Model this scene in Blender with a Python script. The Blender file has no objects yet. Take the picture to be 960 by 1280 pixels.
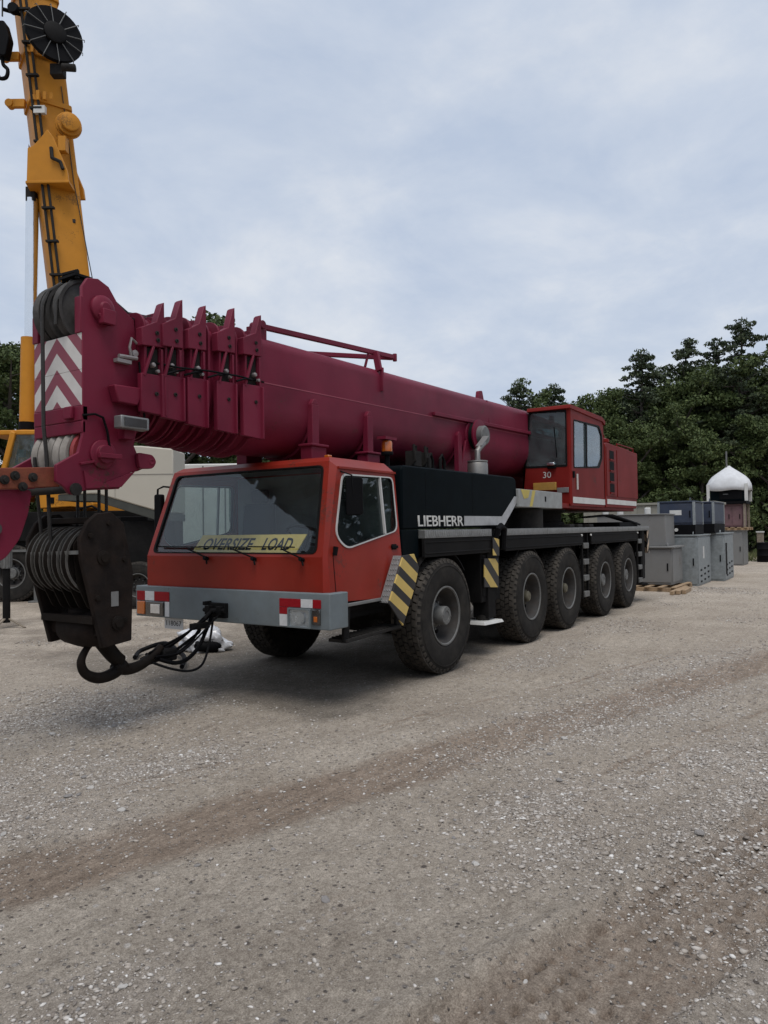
import bpy, bmesh, math, random
import numpy as np
from mathutils import Vector, Matrix
PI = math.pi
scene = bpy.context.scene
COL = scene.collection

# ------------------------------------------------------------------ camera
CAM = Vector((7.707, 5.517, 1.714))
c_right = Vector((-0.54743, 0.83672, -0.01481))
c_up = Vector((0.01193, 0.02551, 0.99960))
c_fwd = Vector((-0.83676, -0.54704, 0.02395))
cd = bpy.data.cameras.new('camera')
cd.sensor_fit = 'VERTICAL'
cd.sensor_height = 24.0
cd.lens = 24.0 * 914.85 / 1280.0
cd.clip_start = 0.05
cd.clip_end = 2000
cam = bpy.data.objects.new('camera', cd)
COL.objects.link(cam)
b = -c_fwd
cam.matrix_world = Matrix(((c_right.x, c_up.x, b.x, CAM.x), (c_right.y, c_up.y, b.y, CAM.y),
                           (c_right.z, c_up.z, b.z, CAM.z), (0, 0, 0, 1)))
scene.camera = cam

# ------------------------------------------------------------------ sky and sun
SUN_AZ = math.radians(38)     # direction towards the sun, angle from +x in the ground plane
SUN_EL = math.radians(66)
world = bpy.data.worlds.new('World')
scene.world = world
world.use_nodes = True
wn, wl = world.node_tree.nodes, world.node_tree.links
wn.clear()
def N(tree, t, **kw):
    n = tree.nodes.new(t)
    for k, v in kw.items():
        setattr(n, k, v)
    return n
wt = world.node_tree
SKYX, SKYY = 0.0, 0.0
sky = N(wt, 'ShaderNodeTexSky', sky_type='NISHITA', sun_disc=False)
sky.sun_elevation = SUN_EL
sky.sun_rotation = PI / 2 - SUN_AZ
sky.air_density = 1.2
sky.dust_density = 2.5
tc = N(wt, 'ShaderNodeTexCoord')
sep = N(wt, 'ShaderNodeSeparateXYZ')
wl.new(tc.outputs['Generated'], sep.inputs[0])
mx = N(wt, 'ShaderNodeMath', operation='MAXIMUM'); mx.inputs[1].default_value = 0.0
wl.new(sep.outputs['Z'], mx.inputs[0])
ad = N(wt, 'ShaderNodeMath', operation='ADD'); ad.inputs[1].default_value = 0.22
wl.new(mx.outputs[0], ad.inputs[0])
dx = N(wt, 'ShaderNodeMath', operation='DIVIDE'); wl.new(sep.outputs['X'], dx.inputs[0]); wl.new(ad.outputs[0], dx.inputs[1])
dy = N(wt, 'ShaderNodeMath', operation='DIVIDE'); wl.new(sep.outputs['Y'], dy.inputs[0]); wl.new(ad.outputs[0], dy.inputs[1])
cmb = N(wt, 'ShaderNodeCombineXYZ'); wl.new(dx.outputs[0], cmb.inputs[0]); wl.new(dy.outputs[0], cmb.inputs[1])
n1 = N(wt, 'ShaderNodeTexNoise'); n1.inputs['Scale'].default_value = 2.1; n1.inputs['Detail'].default_value = 7
n1.inputs['Roughness'].default_value = 0.6; n1.inputs['Distortion'].default_value = 0.25
mp1 = N(wt, 'ShaderNodeMapping'); mp1.inputs['Location'].default_value = (SKYX, SKYY, 0)
wl.new(cmb.outputs[0], mp1.inputs[0]); wl.new(mp1.outputs[0], n1.inputs['Vector'])
r1 = N(wt, 'ShaderNodeValToRGB')
r1.color_ramp.elements[0].position = 0.36; r1.color_ramp.elements[0].color = (3.7, 4.3, 5.35, 1)
r1.color_ramp.elements[1].position = 0.68; r1.color_ramp.elements[1].color = (5.3, 5.6, 6.1, 1)
e = r1.color_ramp.elements.new(0.52); e.color = (4.35, 4.85, 5.7, 1)
wl.new(n1.outputs['Fac'], r1.inputs[0])
n2 = N(wt, 'ShaderNodeTexNoise'); n2.inputs['Scale'].default_value = 0.9; n2.inputs['Detail'].default_value = 5
mp = N(wt, 'ShaderNodeMapping'); mp.inputs['Location'].default_value = (5.3, 2.2, 0)
wl.new(cmb.outputs[0], mp.inputs[0]); wl.new(mp.outputs[0], n2.inputs['Vector'])
r2 = N(wt, 'ShaderNodeMapRange'); r2.inputs['From Min'].default_value = 0.28; r2.inputs['From Max'].default_value = 0.55
r2.inputs['To Min'].default_value = 0.86; r2.inputs['To Max'].default_value = 0.97
wl.new(n2.outputs['Fac'], r2.inputs['Value'])
mixs = N(wt, 'ShaderNodeMix', data_type='RGBA')
wl.new(r2.outputs[0], mixs.inputs[0]); wl.new(sky.outputs[0], mixs.inputs[6]); wl.new(r1.outputs[0], mixs.inputs[7])
bg = N(wt, 'ShaderNodeBackground'); bg.inputs['Strength'].default_value = 0.1
wl.new(mixs.outputs[2], bg.inputs['Color'])
wo = N(wt, 'ShaderNodeOutputWorld'); wl.new(bg.outputs[0], wo.inputs['Surface'])

sd = bpy.data.lights.new('sun', 'SUN')
sd.energy = 1.5
sd.angle = math.radians(32)
sd.color = (1.0, 0.96, 0.90)
sun = bpy.data.objects.new('sun', sd)
COL.objects.link(sun)
sdir = Vector((math.cos(SUN_EL) * math.cos(SUN_AZ), math.cos(SUN_EL) * math.sin(SUN_AZ), math.sin(SUN_EL)))
sun.rotation_euler = sdir.to_track_quat('Z', 'Y').to_euler()
sun.location = (0, 0, 30)
vs = scene.view_settings
vs.view_transform = 'Standard'
vs.look = 'None'
vs.exposure = 0.45
vs.gamma = 1.0
vs.use_curve_mapping = False
scene.cycles.max_bounces = 6
scene.cycles.transparent_max_bounces = 8
scene.cycles.use_denoising = True

# ------------------------------------------------------------------ materials
def mat(name, col, rough=0.5, metal=0.0, var=0.18, scale=5.0, dirt=0.0, dcol=(0.13, 0.105, 0.08), streak=0.0,
        bump=0.0, bscale=60.0, coat=0.0, spec=0.5, chips=0.0, ccol=(0.055, 0.03, 0.022), fade=0.0):
    """painted or raw surface with tone variation, dirt, vertical streaks and fine relief"""
    m = bpy.data.materials.new(name); m.use_nodes = True
    t = m.node_tree; L = t.links; P = t.nodes['Principled BSDF']
    P.inputs['Metallic'].default_value = metal
    P.inputs['Specular IOR Level'].default_value = spec
    P.inputs['Coat Weight'].default_value = coat
    P.inputs['Coat Roughness'].default_value = 0.12
    tc = N(t, 'ShaderNodeTexCoord')
    nz = N(t, 'ShaderNodeTexNoise'); nz.inputs['Scale'].default_value = scale; nz.inputs['Detail'].default_value = 8
    nz.inputs['Roughness'].default_value = 0.62
    L.new(tc.outputs['Object'], nz.inputs['Vector'])
    rp = N(t, 'ShaderNodeValToRGB')
    a = tuple(max(0, c * (1 - var)) for c in col); bb = tuple(min(1, c * (1 + var)) for c in col)
    rp.color_ramp.elements[0].color = (*a, 1); rp.color_ramp.elements[0].position = 0.3
    rp.color_ramp.elements[1].color = (*bb, 1); rp.color_ramp.elements[1].position = 0.7
    L.new(nz.outputs['Fac'], rp.inputs[0])
    out = rp.outputs[0]
    fac = None
    if dirt > 0:
        n2 = N(t, 'ShaderNodeTexNoise'); n2.inputs['Scale'].default_value = scale * 0.55; n2.inputs['Detail'].default_value = 10
        n2.inputs['Roughness'].default_value = 0.7
        mpp = N(t, 'ShaderNodeMapping'); mpp.inputs['Location'].default_value = (3.1, 7.7, 1.9)
        L.new(tc.outputs['Object'], mpp.inputs[0]); L.new(mpp.outputs[0], n2.inputs['Vector'])
        mr = N(t, 'ShaderNodeMapRange'); mr.inputs['From Min'].default_value = 0.42; mr.inputs['From Max'].default_value = 0.72
        mr.inputs['To Min'].default_value = dirt * 0.25; mr.inputs['To Max'].default_value = dirt
        L.new(n2.outputs['Fac'], mr.inputs['Value'])
        fac = mr.outputs[0]
    if streak > 0:
        n3 = N(t, 'ShaderNodeTexNoise'); n3.inputs['Scale'].default_value = 1.0; n3.inputs['Detail'].default_value = 6
        mp3 = N(t, 'ShaderNodeMapping'); mp3.inputs['Scale'].default_value = (14, 14, 0.8)
        L.new(tc.outputs['Object'], mp3.inputs[0]); L.new(mp3.outputs[0], n3.inputs['Vector'])
        m3 = N(t, 'ShaderNodeMapRange'); m3.inputs['From Min'].default_value = 0.5; m3.inputs['From Max'].default_value = 0.75
        m3.inputs['To Max'].default_value = streak
        L.new(n3.outputs['Fac'], m3.inputs['Value'])
        if fac is None:
            fac = m3.outputs[0]
        else:
            mxx = N(t, 'ShaderNodeMath', operation='MAXIMUM'); L.new(fac, mxx.inputs[0]); L.new(m3.outputs[0], mxx.inputs[1])
            fac = mxx.outputs[0]
    if fac is not None:
        mi = N(t, 'ShaderNodeMix', data_type='RGBA'); L.new(fac, mi.inputs[0]); L.new(out, mi.inputs[6])
        mi.inputs[7].default_value = (*dcol, 1)
        out = mi.outputs[2]
        ra = N(t, 'ShaderNodeMapRange'); ra.inputs['To Min'].default_value = rough; ra.inputs['To Max'].default_value = min(1, rough + 0.4)
        L.new(fac, ra.inputs['Value']); L.new(ra.outputs[0], P.inputs['Roughness'])
    else:
        ra = N(t, 'ShaderNodeMapRange'); ra.inputs['To Min'].default_value = rough * 0.8; ra.inputs['To Max'].default_value = min(1, rough * 1.25)
        L.new(nz.outputs['Fac'], ra.inputs['Value']); L.new(ra.outputs[0], P.inputs['Roughness'])
    if fade > 0:      # large sun-bleached patches
        nf = N(t, 'ShaderNodeTexNoise'); nf.inputs['Scale'].default_value = 0.9; nf.inputs['Detail'].default_value = 3
        L.new(tc.outputs['Object'], nf.inputs['Vector'])
        rf = N(t, 'ShaderNodeMapRange'); rf.inputs['From Min'].default_value = 0.42; rf.inputs['From Max'].default_value = 0.66; rf.inputs['To Max'].default_value = fade
        L.new(nf.outputs['Fac'], rf.inputs['Value'])
        mf = N(t, 'ShaderNodeMix', data_type='RGBA'); L.new(rf.outputs[0], mf.inputs[0]); L.new(out, mf.inputs[6]); mf.inputs[7].default_value = (*[min(1, c * 1.45 + 0.018) for c in col], 1)
        out = mf.outputs[2]
    if chips > 0:     # stone chips and scratches down to primer
        nc = N(t, 'ShaderNodeTexNoise'); nc.inputs['Scale'].default_value = 26; nc.inputs['Detail'].default_value = 9; nc.inputs['Roughness'].default_value = 0.75
        L.new(tc.outputs['Object'], nc.inputs['Vector'])
        nm_ = N(t, 'ShaderNodeTexNoise'); nm_.inputs['Scale'].default_value = 1.7; nm_.inputs['Detail'].default_value = 3; L.new(tc.outputs['Object'], nm_.inputs['Vector'])
        sm = N(t, 'ShaderNodeMath', operation='ADD'); L.new(nc.outputs['Fac'], sm.inputs[0]); L.new(nm_.outputs['Fac'], sm.inputs[1])
        rc = N(t, 'ShaderNodeMapRange'); rc.inputs['From Min'].default_value = 1.18; rc.inputs['From Max'].default_value = 1.24; rc.inputs['To Max'].default_value = chips
        L.new(sm.outputs[0], rc.inputs['Value'])
        mc = N(t, 'ShaderNodeMix', data_type='RGBA'); L.new(rc.outputs[0], mc.inputs[0]); L.new(out, mc.inputs[6]); mc.inputs[7].default_value = (*ccol, 1)
        out = mc.outputs[2]
    L.new(out, P.inputs['Base Color'])
    if bump > 0:
        nb = N(t, 'ShaderNodeTexNoise'); nb.inputs['Scale'].default_value = bscale; nb.inputs['Detail'].default_value = 4
        L.new(tc.outputs['Object'], nb.inputs['Vector'])
        bp = N(t, 'ShaderNodeBump'); bp.inputs['Strength'].default_value = bump; bp.inputs['Distance'].default_value = 0.01
        L.new(nb.outputs['Fac'], bp.inputs['Height']); L.new(bp.outputs[0], P.inputs['Normal'])
    return m

def stripes(name, axes, period, c1, c2, offset=0.0, fill=0.5, absy=False, dirt=0.35, rough=0.5):
    """flat printed warning stripes: two colours by a linear function of object coordinates"""
    m = mat(name, c1, rough=rough, var=0.08, dirt=dirt)
    t = m.node_tree; L = t.links; P = t.nodes['Principled BSDF']
    tc = N(t, 'ShaderNodeTexCoord'); sp = N(t, 'ShaderNodeSeparateXYZ'); L.new(tc.outputs['Object'], sp.inputs[0])
    tot = None
    for i, w in enumerate(axes):
        if w == 0: continue
        src = sp.outputs[i]
        if absy and i == 1:
            ab = N(t, 'ShaderNodeMath', operation='ABSOLUTE'); L.new(src, ab.inputs[0]); src = ab.outputs[0]
        mu = N(t, 'ShaderNodeMath', operation='MULTIPLY'); L.new(src, mu.inputs[0]); mu.inputs[1].default_value = w / period
        if tot is None: tot = mu.outputs[0]
        else:
            aa = N(t, 'ShaderNodeMath', operation='ADD'); L.new(tot, aa.inputs[0]); L.new(mu.outputs[0], aa.inputs[1]); tot = aa.outputs[0]
    o = N(t, 'ShaderNodeMath', operation='ADD'); L.new(tot, o.inputs[0]); o.inputs[1].default_value = offset
    fr = N(t, 'ShaderNodeMath', operation='FRACT'); L.new(o.outputs[0], fr.inputs[0])
    gt = N(t, 'ShaderNodeMath', operation='GREATER_THAN'); L.new(fr.outputs[0], gt.inputs[0]); gt.inputs[1].default_value = fill
    link = [l for l in t.links if l.to_socket == P.inputs['Base Color']][0]
    # replace first colour of the chain: mix before the dirt
    dm = link.from_node
    src = [l for l in t.links if l.to_socket == dm.inputs[6]][0].from_socket
    mi = N(t, 'ShaderNodeMix', data_type='RGBA'); L.new(gt.outputs[0], mi.inputs[0]); L.new(src, mi.inputs[6])
    mi.inputs[7].default_value = (*c2, 1)
    L.new(mi.outputs[2], dm.inputs[6])
    return m

def glass(name, tint=(0.86, 0.9, 0.9), rough=0.02, f0=0.032, dust_sheen=0.028):
    m = bpy.data.materials.new(name); m.use_nodes = True
    t = m.node_tree; L = t.links; t.nodes.clear()
    tr = N(t, 'ShaderNodeBsdfTransparent'); tr.inputs[0].default_value = (*tint, 1)
    gl = N(t, 'ShaderNodeBsdfGlossy'); gl.inputs['Roughness'].default_value = rough; gl.inputs['Color'].default_value = (0.95, 0.97, 1, 1)
    df = N(t, 'ShaderNodeBsdfDiffuse'); df.inputs[0].default_value = (0.26, 0.29, 0.30, 1)
    lw = N(t, 'ShaderNodeLayerWeight'); lw.inputs['Blend'].default_value = 0.5
    pw = N(t, 'ShaderNodeMath', operation='POWER'); L.new(lw.outputs['Facing'], pw.inputs[0]); pw.inputs[1].default_value = 4.0
    cl = N(t, 'ShaderNodeMapRange'); cl.inputs['To Min'].default_value = f0; cl.inputs['To Max'].default_value = 1.0; L.new(pw.outputs[0], cl.inputs['Value'])
    ms = N(t, 'ShaderNodeMixShader'); L.new(cl.outputs[0], ms.inputs[0]); L.new(tr.outputs[0], ms.inputs[1]); L.new(gl.outputs[0], ms.inputs[2])
    nz = N(t, 'ShaderNodeTexNoise'); nz.inputs['Scale'].default_value = 4; nz.inputs['Detail'].default_value = 6
    tc = N(t, 'ShaderNodeTexCoord'); L.new(tc.outputs['Object'], nz.inputs['Vector'])
    mr = N(t, 'ShaderNodeMapRange'); mr.inputs['From Min'].default_value = 0.35; mr.inputs['From Max'].default_value = 0.75
    mr.inputs['To Min'].default_value = dust_sheen * 0.3; mr.inputs['To Max'].default_value = dust_sheen
    L.new(nz.outputs['Fac'], mr.inputs['Value'])
    m3 = N(t, 'ShaderNodeMixShader'); L.new(mr.outputs[0], m3.inputs[0]); L.new(ms.outputs[0], m3.inputs[1]); L.new(df.outputs[0], m3.inputs[2])
    o = N(t, 'ShaderNodeOutputMaterial'); L.new(m3.outputs[0], o.inputs['Surface'])
    return m

def island(name, cols, rough=0.9, var=0.25):
    """pieces of one joined mesh get a tone each"""
    m = bpy.data.materials.new(name); m.use_nodes = True
    t = m.node_tree; L = t.links; P = t.nodes['Principled BSDF']; P.inputs['Roughness'].default_value = rough
    P.inputs['Specular IOR Level'].default_value = 0.25
    g = N(t, 'ShaderNodeNewGeometry'); rp = N(t, 'ShaderNodeValToRGB')
    el = rp.color_ramp.elements
    for i, cc in enumerate(cols):
        x = i / max(1, len(cols) - 1)
        if i < 2: q = el[i]; q.position = x
        else: q = el.new(x)
    for i, q in enumerate(sorted(el, key=lambda k: k.position)):
        pass
    for i, cc in enumerate(cols):
        el[i].position = i / max(1, len(cols) - 1); el[i].color = (*cc, 1)
    L.new(g.outputs['Random Per Island'], rp.inputs[0]); L.new(rp.outputs[0], P.inputs['Base Color'])
    return m

MAROON = mat('boom_maroon', (0.132, 0.0060, 0.0235), chips=.7, fade=.55, rough=0.38, spec=.17, var=0.30, scale=1.5, dirt=0.5, dcol=(0.125, 0.027, 0.046), streak=0.38, bump=0.05, bscale=30)
RED = mat('cab_red', (0.222, 0.0130, 0.0066), chips=.6, fade=.3, rough=0.30, spec=.32, var=0.14, scale=2.0, dirt=0.30, dcol=(0.185, 0.045, 0.021), streak=0.22, bump=0.03, bscale=12)
REDU = mat('upper_red', (0.160, 0.0095, 0.0078), chips=.6, fade=.35, rough=0.42, spec=.08, var=0.12, scale=2.5, dirt=0.2, dcol=(0.13, 0.05, 0.04), streak=0.15)
RUST = mat('rusty_red', (0.17, 0.03, 0.018), rough=0.75, var=0.35, scale=14, dirt=0.7, dcol=(0.21, 0.075, 0.03), bump=0.3, bscale=80)
GREY = mat('bumper_grey', (0.15, 0.18, 0.195), chips=.6, ccol=(.07, .06, .055), rough=0.5, spec=.3, var=0.1, dirt=0.25, streak=0.15)
NAVY = mat('housing_navy', (0.0025, 0.005, 0.0065), rough=0.5, spec=.03, var=0.25, dirt=0.05, dcol=(0.03, 0.033, 0.036), streak=0.05)
BLACK = mat('black_steel', (0.006, 0.006, 0.0065), rough=0.6, spec=.08, var=0.3, dirt=0.35, dcol=(0.035, 0.032, 0.03), streak=0.2, bump=0.1)
DARK = mat('grimy_dark', (0.016, 0.015, 0.0145), rough=0.8, spec=.2, var=0.4, scale=9, dirt=0.4, dcol=(0.045, 0.04, 0.034), bump=0.3)
RUBBER = mat('tyre_rubber', (0.014, 0.0138, 0.0138), rough=0.8, spec=.1, var=0.25, scale=7, dirt=0.65, dcol=(0.062, 0.055, 0.048), bump=0.15, bscale=120)
TREAD = mat('tyre_tread', (0.024, 0.023, 0.022), rough=0.88, spec=.1, var=0.3, scale=12, dirt=0.85, dcol=(0.105, 0.092, 0.078), bump=0.2, bscale=90)
RIMM = mat('rim_grey', (0.042, 0.042, 0.042), rough=0.7, spec=.2, var=0.25, scale=10, dirt=0.6, dcol=(0.06, 0.045, 0.035))
HUBM = mat('hub_grey', (0.13, 0.135, 0.135), rough=0.5, var=0.2, scale=12, dirt=0.45, dcol=(0.10, 0.08, 0.06))
HUBY = mat('hub_ochre', (0.13, 0.115, 0.075), rough=0.6, var=0.3, scale=14, dirt=0.6, dcol=(0.05, 0.045, 0.035))
ALU = mat('aluminium', (0.25, 0.255, 0.255), rough=0.42, metal=0.55, var=0.15, scale=10, dirt=0.4, dcol=(0.16, 0.15, 0.14), bump=0.15, bscale=140)
STEEL = mat('stainless', (0.30, 0.295, 0.285), rough=0.42, metal=0.8, var=0.15, dirt=0.4, dcol=(0.2, 0.17, 0.13))
CHROME = mat('chrome', (0.82, 0.84, 0.86), rough=0.22, metal=1.0, var=0.03)
WHITE = mat('white_paint', (0.62, 0.62, 0.60), rough=0.5, var=0.08, dirt=0.3, dcol=(0.3, 0.27, 0.23))
SHEAVE = mat('nylon_sheave', (0.33, 0.305, 0.275), rough=0.6, spec=.3, var=0.18, scale=12, dirt=0.55, dcol=(0.11, 0.095, 0.08), streak=0.2)
SHEAVED = mat('steel_sheave', (0.075, 0.072, 0.07), rough=0.55, spec=.25, var=0.3, scale=12, dirt=0.7, dcol=(0.022, 0.02, 0.018), streak=.4)
ROPE = mat('wire_rope', (0.035, 0.033, 0.032), rough=0.6, metal=0.4, var=0.3, scale=60, bump=0.5, bscale=220)
YEL = mat('crane_yellow', (0.50, 0.205, 0.017), chips=.6, ccol=(.10, .055, .02), fade=.25, rough=0.45, spec=.2, var=0.10, scale=1.6, dirt=0.25, dcol=(0.30, 0.15, 0.04), streak=0.2)
SIGNY = mat('sign_yellow', (0.78, 0.55, 0.15), rough=0.6, var=0.1, scale=8, dirt=0.15)
INK = mat('black_ink', (0.005, 0.005, 0.006), rough=0.6, spec=.08, var=0.1)
REFR = mat('reflector_red', (0.26, 0.008, 0.014), rough=0.3, spec=.2, var=0.1, scale=40)
REFW = mat('reflector_white', (0.60, 0.61, 0.62), rough=0.3, var=0.08, scale=40, dirt=0.15)
AMBER = mat('amber_lens', (0.45, 0.11, 0.01), rough=0.15, var=0.15, scale=30, coat=0.6)
LENSD = mat('smoked_lens', (0.035, 0.03, 0.028), rough=0.12, var=0.2, coat=0.8)
LENSC = mat('lamp_reflector', (0.85, 0.86, 0.88), rough=0.25, metal=0.7, var=0.3, scale=14)
TRIM = mat('window_trim', (0.50, 0.50, 0.49), rough=0.4, var=0.08, dirt=0.2)
GASKET = mat('rubber_gasket', (0.005, 0.005, 0.005), rough=0.6, spec=.15)
SEATM = mat('seat_cloth', (0.05, 0.055, 0.065), rough=0.9, var=0.2)
INTER = mat('cab_lining', (0.22, 0.235, 0.24), rough=0.8, var=0.15)
GALV = mat('galvanised', (0.25, 0.275, 0.285), rough=0.5, metal=0.2, var=0.22, scale=9, dirt=0.2, dcol=(0.2, 0.2, 0.19), streak=0.25)
CABG = mat('cabinet_grey', (0.19, 0.192, 0.19), chips=.5, ccol=(.10, .075, .055), rough=0.5, var=0.06, scale=2, dirt=0.2, streak=0.2)
BEIGE = mat('beige_paint', (0.26, 0.25, 0.21), rough=0.6, var=0.06, dirt=0.2, streak=0.2)
CREAM = mat('cream_panel', (0.47, 0.435, 0.365), rough=0.55, var=0.04, scale=1.2, dirt=0.12, dcol=(0.35, 0.32, 0.27), streak=0.12)
BLUE = mat('blue_box', (0.022, 0.036, 0.07), rough=0.45, var=0.15, dirt=0.2)
TARP = mat('white_tarp', (0.66, 0.67, 0.69), rough=0.85, spec=.1, var=0.08, dirt=.2, bump=0.5, bscale=9)
PLUM = mat('plum_crate', (0.15, 0.075, 0.09), rough=0.7, var=0.2, dirt=0.4)
TEAL = mat('teal_plastic', (0.03, 0.15, 0.13), rough=0.5, var=0.15)
WOOD = mat('raw_wood', (0.36, 0.25, 0.15), rough=0.85, var=0.3, scale=16, dirt=0.4, dcol=(0.15, 0.11, 0.08), bump=0.3)
WOODG = mat('weathered_wood', (0.24, 0.20, 0.155), rough=0.9, var=0.3, scale=16, dirt=0.4, bump=0.3)
BAG = mat('clear_plastic', (0.62, 0.63, 0.66), rough=0.22, var=0.3, scale=9, bump=0.6, bscale=22, coat=0.4)
HOOKM = mat('hook_block_grime', (0.010, 0.009, 0.009), rough=0.7, spec=.08, var=0.5, scale=7, dirt=0.5, dcol=(0.045, 0.029, 0.022), streak=0.35, bump=0.25, bscale=50)
HOOKD = mat('hook_iron', (0.008, 0.007, 0.0065), rough=0.55, spec=.1, var=0.4, scale=10, dirt=0.4, dcol=(0.035, 0.023, 0.017), bump=0.2)
HAZF = stripes('hazard_fender', (.62, 0, -1), 0.235, (0.60, 0.43, 0.12), (0.008, 0.009, 0.012), offset=0.10, fill=0.53, dirt=0.2)
HAZO = stripes('hazard_outrigger', (.8, 0, -1), 0.34, (0.60, 0.43, 0.12), (0.008, 0.009, 0.012), offset=0.35, fill=0.5, dirt=0.25)
HAZR = stripes('hazard_rear', (1, 0.8, 0.85), 0.26, (0.50, 0.38, 0.27), (0.008, 0.009, 0.012), offset=0.3, fill=0.5, dirt=0.3)
CHEV = stripes('chevron_plate', (0, 0.98, 1), 0.262, (0.62, 0.60, 0.57), (0.24, 0.045, 0.075), offset=0.30, fill=0.52, absy=True, dirt=0.22)
GLASS = glass('windscreen_glass')
GLASSD = glass('tinted_glass', tint=(0.68, 0.74, 0.73), dust_sheen=0.03)
GLASSU = glass('operator_glass', tint=(0.66, 0.76, 0.76), dust_sheen=0.24)  # high diffuse share paints the pale sky reflection into the pane

# ------------------------------------------------------------------ mesh helpers
class MB:
    def __init__(s):
        s.v = []; s.f = []; s.mi = []; s.mats = []
    def use(s, m):
        if m not in s.mats: s.mats.append(m)
        s.k = s.mats.index(m); return s
    k = 0
    def add(s, vs, fs, M=None):
        o = len(s.v)
        for p in vs:
            p = Vector(p)
            s.v.append(M @ p if M is not None else p)
        for f in fs:
            s.f.append([i + o for i in f]); s.mi.append(s.k)
        return s
    def box(s, x0, x1, y0, y1, z0, z1, M=None):
        return s.add([(x0, y0, z0), (x1, y0, z0), (x1, y1, z0), (x0, y1, z0), (x0, y0, z1), (x1, y0, z1), (x1, y1, z1), (x0, y1, z1)],
                     [(0, 3, 2, 1), (4, 5, 6, 7), (0, 1, 5, 4), (1, 2, 6, 5), (2, 3, 7, 6), (3, 0, 4, 7)], M)
    def prism(s, pts, ax, a, bb, M=None):
        n = len(pts)
        def P(p, t):
            return (t, p[0], p[1]) if ax == 'x' else ((p[0], t, p[1]) if ax == 'y' else (p[0], p[1], t))
        vs = [P(p, a) for p in pts] + [P(p, bb) for p in pts]
        fs = [list(range(n)), list(range(2 * n - 1, n - 1, -1))] + [(i, i + n, (i + 1) % n + n, (i + 1) % n) for i in range(n)]
        return s.add(vs, fs, M)
    def slab(s, pts3, thick):
        """polygon in space given a thickness along its own normal"""
        p = [Vector(q) for q in pts3]; n = len(p)
        nr = Vector((0, 0, 0))
        for i in range(n):
            a, c = p[i], p[(i + 1) % n]
            nr += Vector(((a.y - c.y) * (a.z + c.z), (a.z - c.z) * (a.x + c.x), (a.x - c.x) * (a.y + c.y)))
        nr.normalize()
        vs = p + [q + nr * thick for q in p]
        return s.add(vs, [list(range(n)), list(range(2 * n - 1, n - 1, -1))] + [(i, i + n, (i + 1) % n + n, (i + 1) % n) for i in range(n)])
    def tube(s, pts, r, n=8, cap=True):
        pts = [Vector(p) for p in pts]; m = len(pts)
        rs = r if isinstance(r, (list, tuple)) else [r] * m
        t0 = (pts[1] - pts[0]).normalized()
        up = Vector((0, 0, 1)) if abs(t0.z) < 0.9 else Vector((1, 0, 0))
        u = t0.cross(up).normalized(); vs = []; fs = []
        for i in range(m):
            t = (pts[min(i + 1, m - 1)] - pts[max(i - 1, 0)]).normalized()
            u = (u - t * u.dot(t)).normalized(); w = t.cross(u)
            for j in range(n):
                a = 2 * PI * j / n
                vs.append(pts[i] + (u * math.cos(a) + w * math.sin(a)) * rs[i])
        for i in range(m - 1):
            for j in range(n):
                fs.append((i * n + j, i * n + (j + 1) % n, (i + 1) * n + (j + 1) % n, (i + 1) * n + j))
        if cap:
            fs.append(list(range(n - 1, -1, -1))); fs.append([(m - 1) * n + j for j in range(n)])
        return s.add(vs, fs)
    def cyl(s, p0, p1, r, n=16):
        return s.tube([p0, p1], r, n)
    def lathe(s, prof, o, ax, n=32, close=False, cap=True):
        """prof: (radius, distance along the axis)"""
        o = Vector(o); ax = Vector(ax).normalized()
        u = ax.orthogonal().normalized(); w = ax.cross(u); vs = []; fs = []; m = len(prof)
        for (r, t) in prof:
            for j in range(n):
                a = 2 * PI * j / n
                vs.append(o + ax * t + (u * math.cos(a) + w * math.sin(a)) * r)
        rng = m if close else m - 1
        for i in range(rng):
            i2 = (i + 1) % m
            for j in range(n):
                fs.append((i * n + j, i * n + (j + 1) % n, i2 * n + (j + 1) % n, i2 * n + j))
        if not close and cap:
            if prof[0][0] > 1e-4: fs.append(list(range(n - 1, -1, -1)))
            if prof[-1][0] > 1e-4: fs.append([(m - 1) * n + j for j in range(n)])
        return s.add(vs, fs)
    def bar(s, p0, p1, w, h, up=(0, 0, 1)):
        p0 = Vector(p0); p1 = Vector(p1); d = (p1 - p0); ln = d.length; d.normalize(); up = Vector(up)
        if abs(d.dot(up)) > 0.98: up = Vector((1, 0, 0))
        y = up.cross(d).normalized(); z = d.cross(y)
        M = Matrix(((d.x, y.x, z.x, p0.x), (d.y, y.y, z.y, p0.y), (d.z, y.z, z.z, p0.z), (0, 0, 0, 1)))
        return s.box(0, ln, -w / 2, w / 2, -h / 2, h / 2, M)
    def ring(s, outer, inner, fn, thick=0.0):
        """panel with an opening: 2D outer and inner outlines (star-shaped), mapped to space by fn(a, b, depth)"""
        cx = sum(p[0] for p in inner) / len(inner); cy = sum(p[1] for p in inner) / len(inner)
        A = sorted(set(round(math.atan2(p[1] - cy, p[0] - cx), 6) for p in list(outer) + list(inner)))
        def hit(poly, a):
            dx, dy = math.cos(a), math.sin(a); best = None
            for i in range(len(poly)):
                x1, y1 = poly[i][0] - cx, poly[i][1] - cy; x2, y2 = poly[(i + 1) % len(poly)][0] - cx, poly[(i + 1) % len(poly)][1] - cy
                ex, ey = x2 - x1, y2 - y1; den = dx * ey - dy * ex
                if abs(den) < 1e-12: continue
                t = (x1 * ey - y1 * ex) / den; q = (x1 * dy - y1 * dx) / den
                if t > 0 and -1e-6 <= q <= 1 + 1e-6 and (best is None or t > best): best = t
            return (cx + dx * best, cy + dy * best)
        n = len(A); O = [hit(outer, a) for a in A]; I = [hit(inner, a) for a in A]
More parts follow.
